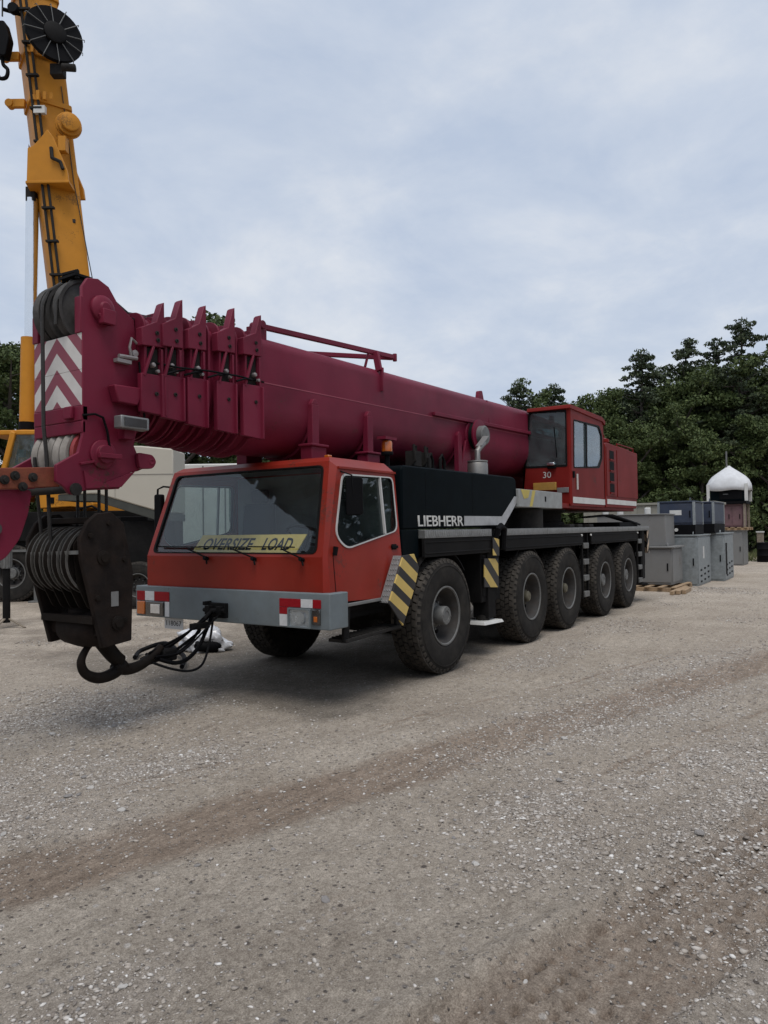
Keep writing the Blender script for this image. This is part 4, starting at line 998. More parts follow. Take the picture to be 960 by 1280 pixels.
mb = MB(); loft(mb, [(-8.0, bprof(BW * .8, BH * .8, ztop(-8) - .1)), (-7.0, bprof(BW, BH, ztop(-7.0))), (2.30, bprof(BW, BH, ztop(2.30)))])
boom = mb.build('boom_base_section', MAROON, crane, smooth=40)
COLL = [(2.285, 2.485, 3.88, 3.65, 3.44, 3.15, 2.63), (2.635, 2.81, 3.87, 3.63, 3.41, 3.13, 2.65), (2.985, 3.145, 3.81, 3.59, 3.37, 3.11, 2.67),
        (3.245, 3.415, 3.80, 3.58, 3.34, 3.09, 2.70), (3.435, 3.62, 3.73, 3.51, 3.31, 3.07, 2.73)]
PALE = mat('worn_bolt', (.26, .235, .235), rough=.5, metal=.3, var=.2)
for k, (x0, x1, horn, top, up, lo, bot) in enumerate(COLL):
    w = BW - .020 * k; h = BH - .045 * k; zt = ztop(x0) - .018 * k - (.02 if k == 4 else 0)
    if k < 4:
        mb = MB(); xm = (x1 + COLL[k + 1][0]) / 2
        for dx_ in (-.005,): loft(mb, [(xm + dx_, bprof(w + .012, h + .02, zt + .005)), (xm + dx_ + .022, bprof(w + .012, h + .02, zt + .005))])
        mb.build('wear_ring', MAROON, crane, smooth=40); mb = MB(); xe = COLL[k + 1][0] + .05; loft(mb, [(x1 - .05, bprof(w - .03, h - .06, zt - .03)), (xe, bprof(w - .03, h - .06, zt - .03))]); mb.build('boom_section', MAROON, crane, smooth=40)
    mb = MB()
    for xa in (x0, x1 - .03): loft(mb, [(xa, bprof(w + .045, h + .07, zt + .03, .15)), (xa + .026, bprof(w + .045, h + .07, zt + .03, .15))])
    loft(mb, [(x0 + .02, bprof(w - .005, h - .01, zt)), (x1 - .02, bprof(w - .005, h - .01, zt))])
    co_ = mb.build('boom_collar', MAROON, crane, smooth=40, bevel=.004)
    for sg in (1, -1):
        yp = sg * (w + .048)
        mb = MB(); a, c = sorted((yp - sg * .03, yp + sg * .022))
        x1 += .045; x0 -= .02
        mb.prism([(x1 - .004, up), (x0 + .004, up + .02), (x0 + .006, horn), (x0 + .03, horn - .02), (x0 + .09, top + .03), (x1 - .004, top - .05)], 'y', yp - sg * .06, yp + sg * .022); pl = mb.build('upper_cheek', MAROON, co_, bevel=.005)
        mb = MB(); mb.prism([(x1 + .006, lo), (x0 + .004, lo + .01), (x0 + .004, bot), (x1 + .006, bot + .015)], 'y', a, c)
        mb.box(x0 + .004, x0 + .022, *sorted((yp, yp + sg * .05)), bot, lo); mb.build('lower_cheek', MAROON, co_, bevel=.005); x1 -= .045; x0 += .02
        mb = MB(); mb.bar((x0 + .10, yp + sg * .012, up + .01), (x1 + .02, yp + sg * .012, lo - .02), .022, .03, (0, 1, 0)); mb.bar((x0 + .012, yp + sg * .012, up), (x0 + .012, yp + sg * .012, lo), .024, .024, (0, 1, 0)); mb.build('gusset', MAROON, co_, bevel=.004)
        mb = MB(); mb.box(x0 + .03, x1 - .03, *sorted((yp - sg * .04, yp - sg * .02)), lo, up); mb.build('recess', DARK, co_)
        mb = MB(); q = rnd.uniform(.03, .08); bz = (lo + up) / 2 - .03
        mb.lathe([(.022, 0), (.022, .035), (.015, .045), (0, .046)], (x0 + q + .04, yp - sg * .02, bz), (0, sg, 0), 12); mb.lathe([(.015, 0), (.015, .03), (0, .034)], (x0 + q, yp, bz - .05), (0, sg, 0), 10); mb.build('guide_pin', PALE, co_)
        for (bx, bz) in ((x0 + .06, up + .07), (x0 + .07, top - .07), (x0 + .08, lo - .16)): mb = MB(); mb.lathe([(.018, 0), (.018, .012), (.009, .014), (.008, .004), (0, .004)], (bx, yp + sg * .022, bz), (0, sg, 0), 10); mb.build('bolt', DARK, co_)
        if k > 0:
            mb = MB(); mb.tube([(x0 - .02, yp + sg * .03, lo + .03), (x0 - .12, yp + sg * .06, lo + .07), (x0 - .22, yp + sg * .04, lo + .06 + .01 * k)], .011, 6); mb.build('lubrication_hose', INK, co_)
    mb = MB(); mb.cyl((x1 + .0, -.26, top + .02), (x1 + .0, .26, top + .02), .05, 12); mb.box(x1 - .03, x1 + .03, -.30, -.26, top - .12, top + .06); mb.box(x1 - .03, x1 + .03, .26, .30, top - .12, top + .06); mb.build('rope_roller', DARK, co_, bevel=.003)
mb = MB(); loft(mb, [(3.5, bprof(.34, .95, 3.50)), (3.72, bprof(.31, .85, 3.46))]); mb.build('boom_section', MAROON, crane)
# details along the base section
mb = MB(); mb.bar((-1.31, .485, 3.34), (-4.9, .485, 3.43), .05, .055); mb.build('boom_side_rail', MAROON, boom, bevel=.008)
mb = MB(); mb.box(-6.5, 2.28, .458, .463, 3.235, 3.245, Matrix.Rotation(.021, 4, 'Y') @ Matrix.Translation((0, 0, .03))); mb.build('weld_seam', mat('faded_maroon', (.30, .055, .085), rough=.5, var=.2), boom)
for x in (1.40, .33, -2.05):
    mb = MB(); zt = ztop(x); pf = bprof(BW + .03, BH + .035, zt)[14:33]; pi_ = bprof(BW - .01, BH - .01, zt)[14:33]
    mb.prism(pf + pi_[::-1], 'x', x - .035, x + .035); mb.box(x - .06, x + .06, .44, .515, 2.52, 3.10); mb.box(x - .06, x + .06, -.515, -.44, 2.52, 3.10)
    mb.prism([(x - .06, 3.10), (x + .06, 3.10), (x + .02, 3.16), (x - .02, 3.16)], 'y', .44, .51)
    rb = mb.build('boom_rib', MAROON, boom, bevel=.006)
    if x > -1:
        for s_ in (1, -1): mb = MB(); mb.box(x - .13, x + .13, *sorted((s_ * .40, s_ * .56)), 2.44, 2.64); mb.box(x - .15, x + .15, *sorted((s_ * .38, s_ * .58)), 2.63, 2.66); mb.build('boom_rest', MAROON, rb, bevel=.008)
for x0 in (-.55, -.85):
    mb = MB(); mb.tube([(x0, .48, 2.48), (x0, .62, 2.62), (x0, .60, 2.82), (x0 - .12, .56, 2.82), (x0 - .14, .54, 2.6)], .02, 7); mb.box(x0 - .2, x0, .47, .60, 2.55, 2.75); mb.build('hose_bracket', DARK, boom)
# cable drum on the boom flank
mb = MB().use(MAROON); o_ = (-2.55, .45, 3.14)
mb.lathe([(.24, 0), (.25, .01), (.25, .03), (.24, .04), (.12, .045), (.12, .12), (.24, .125), (.25, .135), (.25, .155), (.23, .16)], o_, (0, 1, 0), 32)
mb.use(BLACK); mb.lathe([(.20, .05), (.20, .115)], o_, (0, 1, 0), 28); mb.use(HUBM); mb.lathe([(.15, .16), (.15, .24), (.13, .26), (.05, .265), (0, .265)], o_, (0, 1, 0), 24)
mb.build('cable_drum', None, boom)
mb = MB(); mb.prism([(-2.45, 2.55), (-2.10, 2.55), (-2.30, 3.05), (-2.45, 3.12)], 'y', .455, .49); mb.build('drum_bracket', MAROON, boom, bevel=.006)
# lugs and the folded lattice strut on top
mb = MB(); mb.prism(rpoly([(-3.33, 3.80), (-3.10, 3.80), (-3.14, 3.96), (-3.26, 3.98)], .03), 'y', .26, .32); mb.bar((-3.2, .455, 3.42), (-3.2, .42, 3.80), .03, .03); mb.build('boom_lug', MAROON, boom, bevel=.005)
mb = MB(); mb.bar((2.12, .36, 3.83), (-.45, .36, 4.00), .05, .055); mb.bar((-.45, .36, 3.985), (1.15, -.36, 3.86), .05, .055); mb.cyl((-.50, .36, 3.95), (-.50, .36, 4.05), .03, 8); mb.build('fly_jib_strut', MAROON, boom, bevel=.005)
mb = MB(); mb.box(2.06, 2.26, .31, .41, 3.66, 3.80); mb.cyl((2.14, .28, 3.83), (2.14, .44, 3.83), .045, 12); mb.build('strut_bracket', MAROON, boom, bevel=.006)
mb = MB(); mb.bar((.02, .40, 3.97), (.02, .45, 3.72), .08, .05); mb.bar((.0, .475, 3.76), (.0, .475, 3.46), .05, .03); mb.bar((.12, .36, 3.95), (.16, .33, 3.76), .03, .03); mb.build('strut_post', MAROON, boom, bevel=.005)
# lift cylinder
mb = MB(); mb.cyl((-6.6, 0, 2.20), (-3.4, 0, 2.36), .17, 20); mb.build('lift_cylinder', DARK, crane); mb = MB(); mb.cyl((-3.4, 0, 2.36), (-2.1, 0, 2.45), .11, 18); mb.build('lift_rod', CHROME, crane)
# beacon
mb = MB(); mb.cyl((.56, .9, 2.41), (.56, .9, 2.60), .03, 8); mb.lathe([(.07, 0), (.075, .02), (.07, .04)], (.56, .9, 2.58), (0, 0, 1), 16); be = mb.build('beacon_foot', INK, crane)
mb = MB(); mb.lathe([(.062, 0), (.062, .10), (.055, .125), (0, .13)], (.56, .9, 2.62), (0, 0, 1), 18); mb.build('beacon_lens', AMBER, be)
mb = MB(); mb.box(.44, .68, .84, .96, 2.755, 2.79); mb.build('beacon_guard', MAROON, be)

# boom head ------------------------------------------------------------------------
hp = [(4.15, 3.70), (4.10, 3.78), (4.0, 3.80), (3.90, 3.76), (3.81, 3.64), (3.65, 3.54), (3.60, 3.06), (3.60, 2.72), (3.66, 2.46), (3.62, 2.38), (3.54, 2.36), (3.54, 2.28), (3.62, 2.245), (3.69, 2.23), (3.81, 2.085),
      (4.14, 2.06), (4.20, 2.02), (4.27, 2.03), (4.31, 2.08), (4.38, 2.12), (4.38, 2.25), (4.19, 2.36), (4.15, 2.50)]
heads = []
for sg in (1, -1):
    mb = MB(); mb.prism(hp, 'y', *sorted((sg * .30, sg * .335))); heads.append(mb.build('head_plate', MAROON, crane, bevel=.006))
hd = heads[0]
mb = MB(); mb.box(4.135, 4.150, -.30, .30, 2.74, 3.32); mb.build('head_front_plate', MAROON, hd)
for i, (z0, z1) in enumerate(((2.745, 3.03), (3.033, 3.325))):
    mb = MB(); mb.box(4.151, 4.155, -.318, .33, z0, z1); mb.build('chevron_board', CHEV, hd)
mb = MB(); mb.box(4.10, 4.158, -.33, .335, 2.62, 2.742); mb.box(4.12, 4.155, -.33, .335, 2.52, 2.62); mb.box(4.158, 4.19, .14, .24, 2.64, 2.74); mb.build('head_crossbeam', MAROON, hd, bevel=.008)
mb = MB(); mb.box(3.62, 4.05, -.30, .30, 2.72, 2.76); mb.box(3.66, 3.70, -.30, .30, 2.3, 3.5); mb.build('head_web', MAROON, hd)
# front edge flanges of the plates
mb = MB(); mb.box(4.13, 4.165, .255, .336, 3.325, 3.62); mb.build('plate_flange', MAROON, hd, bevel=.006); mb = MB(); mb.box(4.13, 4.165, -.336, -.255, 3.325, 3.55); mb.build('plate_flange', MAROON, heads[1], bevel=.006)
def sheave(r, w, hub=.06):
    return [(hub, -w / 2), (r * .55, -w / 2 + .008), (r * .60, -w * .3), (r * .86, -w * .3), (r * .90, -w / 2), (r, -w / 2), (r * .93, -w * .12), (r * .91, 0), (r * .93, w * .12), (r, w / 2), (r * .90, w / 2), (r * .86, w * .3), (r * .60, w * .3), (r * .55, w / 2 - .008), (hub, w / 2)]
for y in (-.155, -.045, .125):
    mb = MB(); mb.lathe(sheave(.275, .085), (3.97, y, 3.555), (0, 1, 0), 40); mb.build('upper_sheave', SHEAVED, hd)
mb = MB(); mb.cyl((3.97, -.37, 3.555), (3.97, .37, 3.555), .07, 18); mb.lathe([(.11, 0), (.11, .03), (.08, .05), (.05, .055), (.045, .07), (0, .07)], (3.97, .335, 3.555), (0, 1, 0), 24)
mb.box(3.90, 4.02, .37, .43, 3.42, 3.54); mb.prism([(3.88, 3.50), (4.04, 3.50), (4.0, 3.42), (3.92, 3.42)], 'y', .335, .40); mb.build('sheave_boss', MAROON, hd, bevel=.006)
mb = MB(); mb.tube([(4.10, .20, 3.80), (4.10, .20, 3.86), (4.10, .02, 3.87), (4.10, .02, 3.80)], .02, 6); mb.box(3.98, 4.13, .0, .22, 3.82, 3.84); mb.build('rope_guard', BLACK, hd)
for y in (-.25, -.15, -.05, .05, .15):
    mb = MB(); mb.lathe(sheave(.235, .088), (3.97, y, 2.36), (0, 1, 0), 40); mb.build('lower_sheave', SHEAVE, hd)
mb = MB(); mb.lathe([(.06, 0), (.215, 0), (.215, .05), (.06, .05)], (3.97, .21, 2.36), (0, 1, 0), 36); mb.build('drum_flange', mat('flange_red', (.30, .025, .03), rough=.5, var=.2, dirt=.3), hd)
mb = MB(); mb.cyl((3.97, -.37, 2.36), (3.97, .37, 2.36), .065, 18); mb.lathe([(.12, 0), (.12, .02), (.075, .03), (.075, .06), (0, .062)], (3.97, .335, 2.36), (0, 1, 0), 24); mb.box(3.84, 4.05, .385, .42, 2.325, 2.365); mb.build('sheave_boss', MAROON, hd, bevel=.005)
mb = MB(); mb.prism([(3.66, 2.24), (3.80, 2.10), (4.13, 2.075), (4.15, 2.22), (4.1, 2.18), (3.97, 2.12), (3.82, 2.18)], 'y', .336, .352); mb.bar((4.18, .345, 2.27), (4.02, .345, 2.305), .02, .03, (0, 1, 0)); mb.build('cheek_stiffener', MAROON, hd, bevel=.003)
# lamps, brackets, cables on the near head plate
mb = MB(); mb.prism([(3.92, 2.935), (3.62, 2.945), (3.69, 2.79), (3.88, 2.795)], 'y', .337, .43); mb.build('lamp_cover', MAROON, hd, bevel=.01)
mb = MB(); mb.box(3.63, 3.91, .40, .50, 2.575, 2.68); lm = mb.build('work_lamp', ALU, hd, bevel=.01); mb = MB(); mb.box(3.66, 3.88, .501, .506, 2.592, 2.663); mb.build('lamp_lens', LENSD, lm); mb = MB(); mb.box(3.72, 3.82, .336, .42, 2.50, 2.62); mb.build('lamp_bracket', MAROON, lm)
mb = MB(); mb.box(3.72, 3.86, .337, .39, 3.14, 3.17); mb.cyl((3.66, .38, 3.20), (3.84, .38, 3.19), .018, 8); mb.tube([(3.70, .37, 3.18), (3.74, .39, 3.28), (3.72, .39, 3.36), (3.66, .38, 3.33)], .012, 6); mb.lathe([(.03, 0), (.03, .05), (0, .055)], (3.68, .34, 3.24), (0, 1, 0), 10); mb.build('latch_gear', PALE, hd)
mb = MB(); mb.tube([(4.155, .345, 2.66), (4.05, .355, 2.68), (3.98, .36, 2.66), (3.94, .36, 2.55), (3.92, .365, 2.40), (3.90, .36, 2.33)], .010, 6); mb.tube([(3.62, .36, 3.18), (3.62, .39, 2.95), (3.60, .40, 2.7)], .010, 6); mb.tube([(3.58, .36, 3.2), (3.30, .50, 3.17), (2.95, .51, 3.20), (2.6, .53, 3.21), (2.2, .49, 3.22)], .009, 6); mb.build('cable', INK, hd)
mb = MB(); mb.prism(rpoly([(3.66, 2.40), (3.50, 2.39), (3.46, 2.33), (3.50, 2.27), (3.64, 2.26)], .03), 'y', .345, .385); mb.lathe([(.03, 0), (.03, .05), (.012, .05), (.012, 0)], (3.515, .34, 2.33), (0, 1, 0), 12); mb.build('anchor_lug', MAROON, hd, bevel=.005)
mb = MB(); mb.cyl((3.60, -.3, 3.50), (3.60, .3, 3.50), .06, 14); mb.build('rope_roller', DARK, hd)
mb = MB(); mb.cyl((4.235, -.36, 2.065), (4.235, .36, 2.065), .03, 10); mb.lathe([(.05, 0), (.05, .02), (0, .025)], (4.235, .36, 2.065), (0, 1, 0), 12); mb.build('rope_pin', DARK, hd)
# auxiliary sheave head pinned to the front of the boom head
for y in (-.27, .23): mb = MB(); mb.bar((4.30, y, 2.165), (4.82, y, 2.125), .035, .155); ab = mb.build('auxiliary_arm', RUST, crane, bevel=.006)
mb = MB(); ap = rpoly([(4.50, 2.06), (5.0, 2.04), (5.05, 1.7), (4.90, 1.50), (4.72, 1.53), (4.60, 1.68), (4.53, 1.88)], .05)
for y in (.20, -.24): mb.prism(ap, 'y', y - .015, y + .015)
mb.box(4.60, 4.95, -.24, .2, 1.96, 2.02); mb.build('auxiliary_plate', MAROON, ab, bevel=.006)
mb = MB(); mb.lathe(sheave(.22, .09), (4.80, -.02, 1.76), (0, 1, 0), 32); mb.cyl((4.80, -.28, 1.76), (4.80, .24, 1.76), .05, 14); mb.build('auxiliary_sheave', SHEAVED, ab)
mb = MB()
for (x, z) in ((4.66, 2.155), (4.52, 2.15), (4.74, 2.12), (4.60, 2.075)): mb = MB(); mb.lathe([(.035, 0), (.035, .015), (.018, .018), (.018, .035), (0, .035)], (x, .248, z), (0, 1, 0), 12); mb.build('pin', DARK, ab)
# ropes
mb = MB(); yr = -.055
mb.tube([(-7.4, yr, 3.93), (2.3, yr, 3.745), (3.0, yr, 3.72), (3.6, yr, 3.68), (3.86, yr, 3.81), (3.97, yr, 3.835), (4.08, yr, 3.81), (4.19, yr, 3.72), (4.24, yr, 3.60), (4.247, yr, 3.5), (4.24, yr, 2.60), (4.215, yr, 2.36), (4.185, yr, 1.70), (4.14, yr, 1.45)], .016, 8)
mb.build('hoist_rope', ROPE, crane)
mb = MB(); mb.tube([(-5, .10, 3.88), (2.2, .10, 3.745), (2.9, .10, 3.72), (3.55, .12, 3.66), (3.86, .14, 3.80), (3.97, .125, 3.835), (4.10, .125, 3.80), (4.235, .125, 3.6), (4.245, .125, 3.4)], .014, 8); mb.build('hoist_rope', ROPE, crane)
for i, y in enumerate((-.25, -.15, .05, .15)):
    mb = MB(); mb.tube([(3.80, y, 2.22), (3.80, y, 1.72)], .014, 7); mb.build('hoist_rope', ROPE, crane)
mb = MB(); mb.tube([(4.20, -.25, 2.36), (4.17, -.25, 2.0), (4.12, -.25, 1.5)], .014, 7); mb.build('hoist_rope', ROPE, crane)

# ------------------------------------------------------------------ hook block hanging from the boom head
RIMW = mat('worn_rim', (.10, .095, .088), rough=.5, var=.4, scale=14, dirt=.6, dcol=(.03, .027, .024))
hb = empty('hook_block', (3.92, 0, .5))
tag(hb, 'grimy black crane hook block with four sheaves hanging under the maroon boom head', 'hook block')
def rel(mbx, off=Vector((3.92, 0, .5))):
    mbx.v = [p - off for p in mbx.v]; return mbx
cp = [(4.05, 1.88), (4.14, 1.81), (4.21, 1.68), (4.20, 1.52), (4.01, .79), (3.73, .82), (3.71, 1.40), (3.80, 1.80), (3.92, 1.89)]
for y in (.335, -.375):
    mb = MB(); mb.prism(cp, 'y', y, y + .045); pl = rel(mb).build('cheek_plate', HOOKM, hb, bevel=.008)
    if y > 0:
        mb = MB(); mb.box(3.86, 3.93, y + .046, y + .049, 1.12, 1.24); rel(mb).build('data_plate', ALU, pl)
        for (x, z) in ((4.0, 1.52), (3.87, .98)): mb = MB(); mb.lathe([(.06, 0), (.06, .015), (.035, .02), (.035, .03), (0, .03)], (x, y + .045, z), (0, 1, 0), 16); rel(mb).build('pin_cap', HOOKD, pl)
        for (x, z) in ((4.12, 1.70), (4.06, 1.2), (3.80, 1.5), (3.95, 1.8), (3.80, 1.0)): mb = MB(); mb.lathe([(.022, 0), (.022, .018), (0, .02)], (x, y + .045, z), (0, 1, 0), 6); rel(mb).build('bolt', HOOKD, pl)
for y in (-.27, -.15, -.03, .09, .21):
    mb = MB().use(HOOKD); mb.lathe(sheave(.285, .075), (3.96, y, 1.50), (0, 1, 0), 40); mb.use(RIMW)
    for q in (-.036, .036): mb.lathe([(.270, q - .004), (.288, q - .004), (.288, q + .004), (.270, q + .004)], (3.96, y, 1.50), (0, 1, 0), 40, close=True)
    rel(mb).build('sheave', None, hb)
mb = MB(); mb.cyl((3.96, -.36, 1.50), (3.96, .36, 1.50), .06, 16); rel(mb).build('sheave_pin', HOOKD, hb)
mb = MB(); mb.bar((4.21, -.35, 1.55), (4.21, .35, 1.57), .02, .03); rel(mb).build('spacer_bar', HUBM, hb); mb = MB(); mb.bar((4.06, -.35, 1.02), (4.06, .35, 1.02), .05, .06); rel(mb).build('spacer_bar', HOOKD, hb); mb = MB(); mb.box(3.80, 4.05, -.34, .34, 1.80, 1.85); rel(mb).build('spacer_bar', HOOKD, hb, bevel=.005)
for y in (-.21, -.09, .03, .15, .27):
    mb = MB(); mb.prism(rpoly([(4.10, 1.76), (4.2, 1.62), (4.16, 1.3), (4.06, 1.1), (3.9, 1.1), (3.85, 1.76)], .04), 'y', y - .006, y + .006); rel(mb).build('divider_plate', HOOKD, hb)
mb = MB(); mb.lathe([(.11, -.26), (.15, -.2), (.17, 0), (.15, .2), (.11, .26)], (3.90, 0, .93), (0, 1, 0), 20); mb.box(3.80, 4.0, -.34, .34, .88, .98); mb.lathe([(.13, 0), (.15, .03), (.15, .09), (.12, .12)], (3.88, 0, 1.0), (0.1, 0, 1), 20); rel(mb).build('crosshead', HOOKM, hb, bevel=.006)
mb = MB(); mb.tube([(4.10, -.36, 1.50), (4.16, -.42, 1.62), (4.05, -.42, 1.78)], .018, 6); rel(mb).build('rope_keeper', HUBM, hb)
# double hook: shank and two horns
def bez(pts, n=10):
    out = []; P_ = [Vector(p) for p in pts]
    P_ = [P_[0] * 2 - P_[1]] + P_ + [P_[-1] * 2 - P_[-2]]
    for i in range(1, len(P_) - 2):
        for j in range(n):
            t = j / n; a, b2, c, d = P_[i - 1:i + 3]
            out.append(.5 * ((2 * b2) + (c - a) * t + (2 * a - 5 * b2 + 4 * c - d) * t * t + (3 * b2 - a - 3 * c + d) * t ** 3))
    out.append(P_[-2]); return out
mb = MB()
sk = bez([(3.86, .02, .95), (3.77, .03, .80), (3.67, .05, .66), (3.60, .05, .60)], 6); mb.tube(sk, [.075 - .015 * i / len(sk) for i in range(len(sk))], 12)
h1 = bez([(3.55, .05, .57), (3.68, .05, .50), (3.82, .05, .49), (3.94, .05, .55), (3.98, .05, .65), (3.93, .05, .75), (3.86, .05, .80)], 7)
mb.tube(h1, [.056 - .036 * (i / len(h1)) ** 1.2 for i in range(len(h1))], 12)
h2 = bez([(3.66, .05, .56), (3.52, .05, .515), (3.38, .05, .53), (3.26, .05, .585), (3.15, .05, .66)], 7)
mb.tube(h2, [.056 - .022 * (i / len(h2)) ** 1.2 for i in range(len(h2))], 12)
rel(mb).build('double_hook', HOOKD, hb)
mb = MB(); mb.tube([(3.92, .05, .76), (3.80, .05, .83)], .014, 6); rel(mb).build('safety_latch', HOOKD, hb)

# straps from hook to the bumper hitch
st = empty('tie_down_strap', (2.8, 0, .6)); tag(st, 'black lashing straps tied from the crane hook to the bumper hitch', 'strap')
off = Vector((2.8, 0, .6))
for i, (a, m_, c) in enumerate((((3.30, .06, .62), (2.85, .04, .74), (2.42, -.02, .90)), ((3.33, -.02, .56), (2.9, -.04, .66), (2.42, -.10, .88)), ((3.26, .10, .58), (2.95, .12, .60), (2.42, .03, .86)), ((3.36, .0, .50), (3.0, .0, .57), (2.55, -.08, .72)))):
    mb = MB(); p = bez([a, m_, c], 8)
    for j in range(len(p) - 1): mb.bar(p[j], p[j + 1], .012, .045 if i % 2 else .03, (0, .6, .8))
    rel(mb, off).build('strap', INK, st)
mb = MB(); mb.tube([(2.44, -.03, .90), (2.50, .02, .92), (2.56, .0, .86), (2.5, -.05, .84), (2.44, -.03, .90)], .018, 7); mb.box(2.52, 2.74, -.03, .03, .76, .82); rel(mb, off).build('ratchet', BLACK, st, bevel=.005)
for pp, r in (([(3.22, .1, .56), (3.05, .12, .50), (2.85, .06, .50), (2.65, .0, .58), (2.48, -.06, .74), (2.42, -.05, .86)], .020), ([(3.3, .05, .55), (3.12, .16, .46), (2.95, .22, .42), (2.78, .2, .46), (2.6, .1, .62), (2.45, .0, .84)], .012), ([(3.26, -.02, .60), (3.0, -.12, .52), (2.8, -.16, .52), (2.6, -.14, .64), (2.44, -.10, .86)], .016)):
    mb = MB(); mb.tube(bez(pp, 6), r, 7); rel(mb, off).build('loose_strap', INK, st)
mb = MB(); mb.box(3.0, 3.16, -.02, .10, .52, .63); rel(mb, off).build('shackle', BLACK, st, bevel=.015)

# banner lying behind the windscreen
bs = empty('warning_banner', (2.12, .15, 1.49)); tag(bs, 'yellow OVERSIZE LOAD banner lying behind the red cab windscreen', 'banner')
mb = MB(); q0, q1 = Vector((2.17, -.63, 1.475)), Vector((2.085, -.53, 1.68)); r0, r1 = Vector((2.17, .84, 1.475)), Vector((2.085, .93, 1.68))
mb.slab([q0, r0, r1, q1], -.01); rel(mb, Vector((2.12, .15, 1.49))).build('cloth', SIGNY, bs)
up_ = (q1 - q0); up_.y = 0; up_.normalize(); nr_ = Vector((0, 1, 0)).cross(up_)
def bt(nm, s, y, w):
    o0 = q0 + Vector((0, 0, 0)); o0.y = y; o0 = o0 + up_ * .05 + nr_ * .002 - Vector((2.12, .15, 1.49))
    text(nm, s, w, .135, INK, frame(o0, (0, 1, 0), up_), bs, .0008, shear=.35, bold=.02)
bt('lettering', 'OVERSIZE', -.47, .74); bt('lettering', 'LOAD', .38, .40)

# ------------------------------------------------------------------ things behind: a frame that faces the yard (x to the right, y away)
R2 = Vector((-.5474, .8369, 0)); F2 = Vector((-.8369, -.5474, 0)); FACE = math.atan2(.8369, -.5474)
def gw(xr, dist, z=0.0):
    return Vector((CAM.x, CAM.y, 0)) + R2 * xr + F2 * dist + Vector((0, 0, z))
def gz(p): return float(gheight(np.array([p.x]), np.array([p.y]))[0])

# crumpled plastic bag on the ground under the bumper
bm = bmesh.new(); bmesh.ops.create_icosphere(bm, subdivisions=4, radius=1)
rb = random.Random(5)
for v in bm.verts:
    n = v.co.copy(); f = 1 + .16 * math.sin(5 * n.x + 2 * n.y) * math.cos(6 * n.z + n.x * 3) + .10 * math.sin(13 * n.x + 9 * n.z) * math.cos(11 * n.y) + rb.uniform(-.03, .03)
    v.co = Vector((n.x * .36 * f, n.y * .24 * f, n.z * .19 * f + .03 * math.sin(6 * n.x)))
    v.co.z = max(v.co.z, -.13)
me = bpy.data.meshes.new('plastic_bag'); bm.to_mesh(me); bm.free(); me.materials.append(BAG)
for p in me.polygons: p.use_smooth = rb.random() > .25
bag = bpy.data.objects.new('plastic_bag', me); COL.objects.link(bag); bag.location = (.25, -2.50, .125); bag.rotation_euler = (0, .1, FACE + .1)
tag(bag, 'crumpled clear plastic bag lying on the ground under the bumper', 'bag')
bm = bmesh.new(); bmesh.ops.create_icosphere(bm, subdivisions=3, radius=1)
for v in bm.verts:
    n = v.co.copy(); f = 1 + .12 * math.sin(6 * n.x + 3 * n.y + 2 * n.z); v.co = Vector((n.x * .21 * f, n.y * .10 * f, max(n.z * .10 * f, -.07)))
me = bpy.data.meshes.new('bag_contents'); bm.to_mesh(me); bm.free(); me.materials.append(INK)
for p in me.polygons: p.use_smooth = True
o = bpy.data.objects.new('bag_contents', me); COL.objects.link(o); o.parent = bag; o.location = (.06, -.17, -.03)
hs_ = MB(); p = bez([(1.5, -1.55, .06), (1.15, -1.9, .09), (.9, -2.3, .10), (.75, -2.75, .16), (.95, -3.0, .07), (1.3, -2.7, .05)], 8); hs_.tube(p, .03, 8); ho = hs_.build('hose', INK); tag(ho, 'black rubber hose lying beside the plastic bag', 'hose')

# raised yellow crane -----------------------------------------------------------
YO = gw(-9.5, 20.0); YO.z = 0
yc = empty('yellow_crane', YO, FACE); tag(yc, 'yellow mobile crane with its boom raised steeply behind the maroon boom head', 'mobile crane')
bx = lambda z: .93 - .114 * (z - 8.45)
def ysec(mb, z0, z1, w0, w1, rot=.62, d=.9):
    st = []
    for z, w in ((z0, w0), (z1, w1)):
        pr = rpoly([(-w / 2, -w / 2 * d), (w / 2, -w / 2 * d), (w / 2, w / 2 * d), (-w / 2, w / 2 * d)], .09, 3); pts = []
        for (a, c) in pr: pts.append((bx(z) + a * math.cos(rot) - c * math.sin(rot), a * math.sin(rot) + c * math.cos(rot), z))
        st.append(pts)
    n = len(st[0]); mb.add(st[0] + st[1], [list(range(n)), list(range(2 * n - 1, n - 1, -1))] + [(i, (i + 1) % n, n + (i + 1) % n, n + i) for i in range(n)])
    return mb
mb = MB(); ysec(mb, 2.9, 17.2, .98, .98); yb = mb.build('boom_base_section', YEL, yc, smooth=35)
mb = MB(); ysec(mb, 17.0, 20.5, .88, .88); mb.build('boom_section', YEL, yc, smooth=35)
for z in (13.45, 14.75, 16.5):
    mb = MB(); ysec(mb, z - .07, z + .07, 1.08, 1.08); mb.box(bx(z) - .92, bx(z) - .45, -.42, -.30, z - .12, z + .10); mb.cyl((bx(z) - .86, -.46, z - .02), (bx(z) - .86, -.26, z - .02), .11, 12)
    for k in range(3): mb.box(bx(z) + .0 + k * .15, bx(z) + .09 + k * .15, -.70 + k * .06, -.56, z - .1 + .04 * k, z + .16)
    mb.build('boom_collar', YEL, yb, bevel=.012)
mb = MB()
for dz in (-.04, .16): mb.tube([(bx(z) - .10 + dz * .8, -.66, z) for z in (3.2, 8, 13, 17)], .035, 6)
mb.build('boom_cable', DARK, yb)
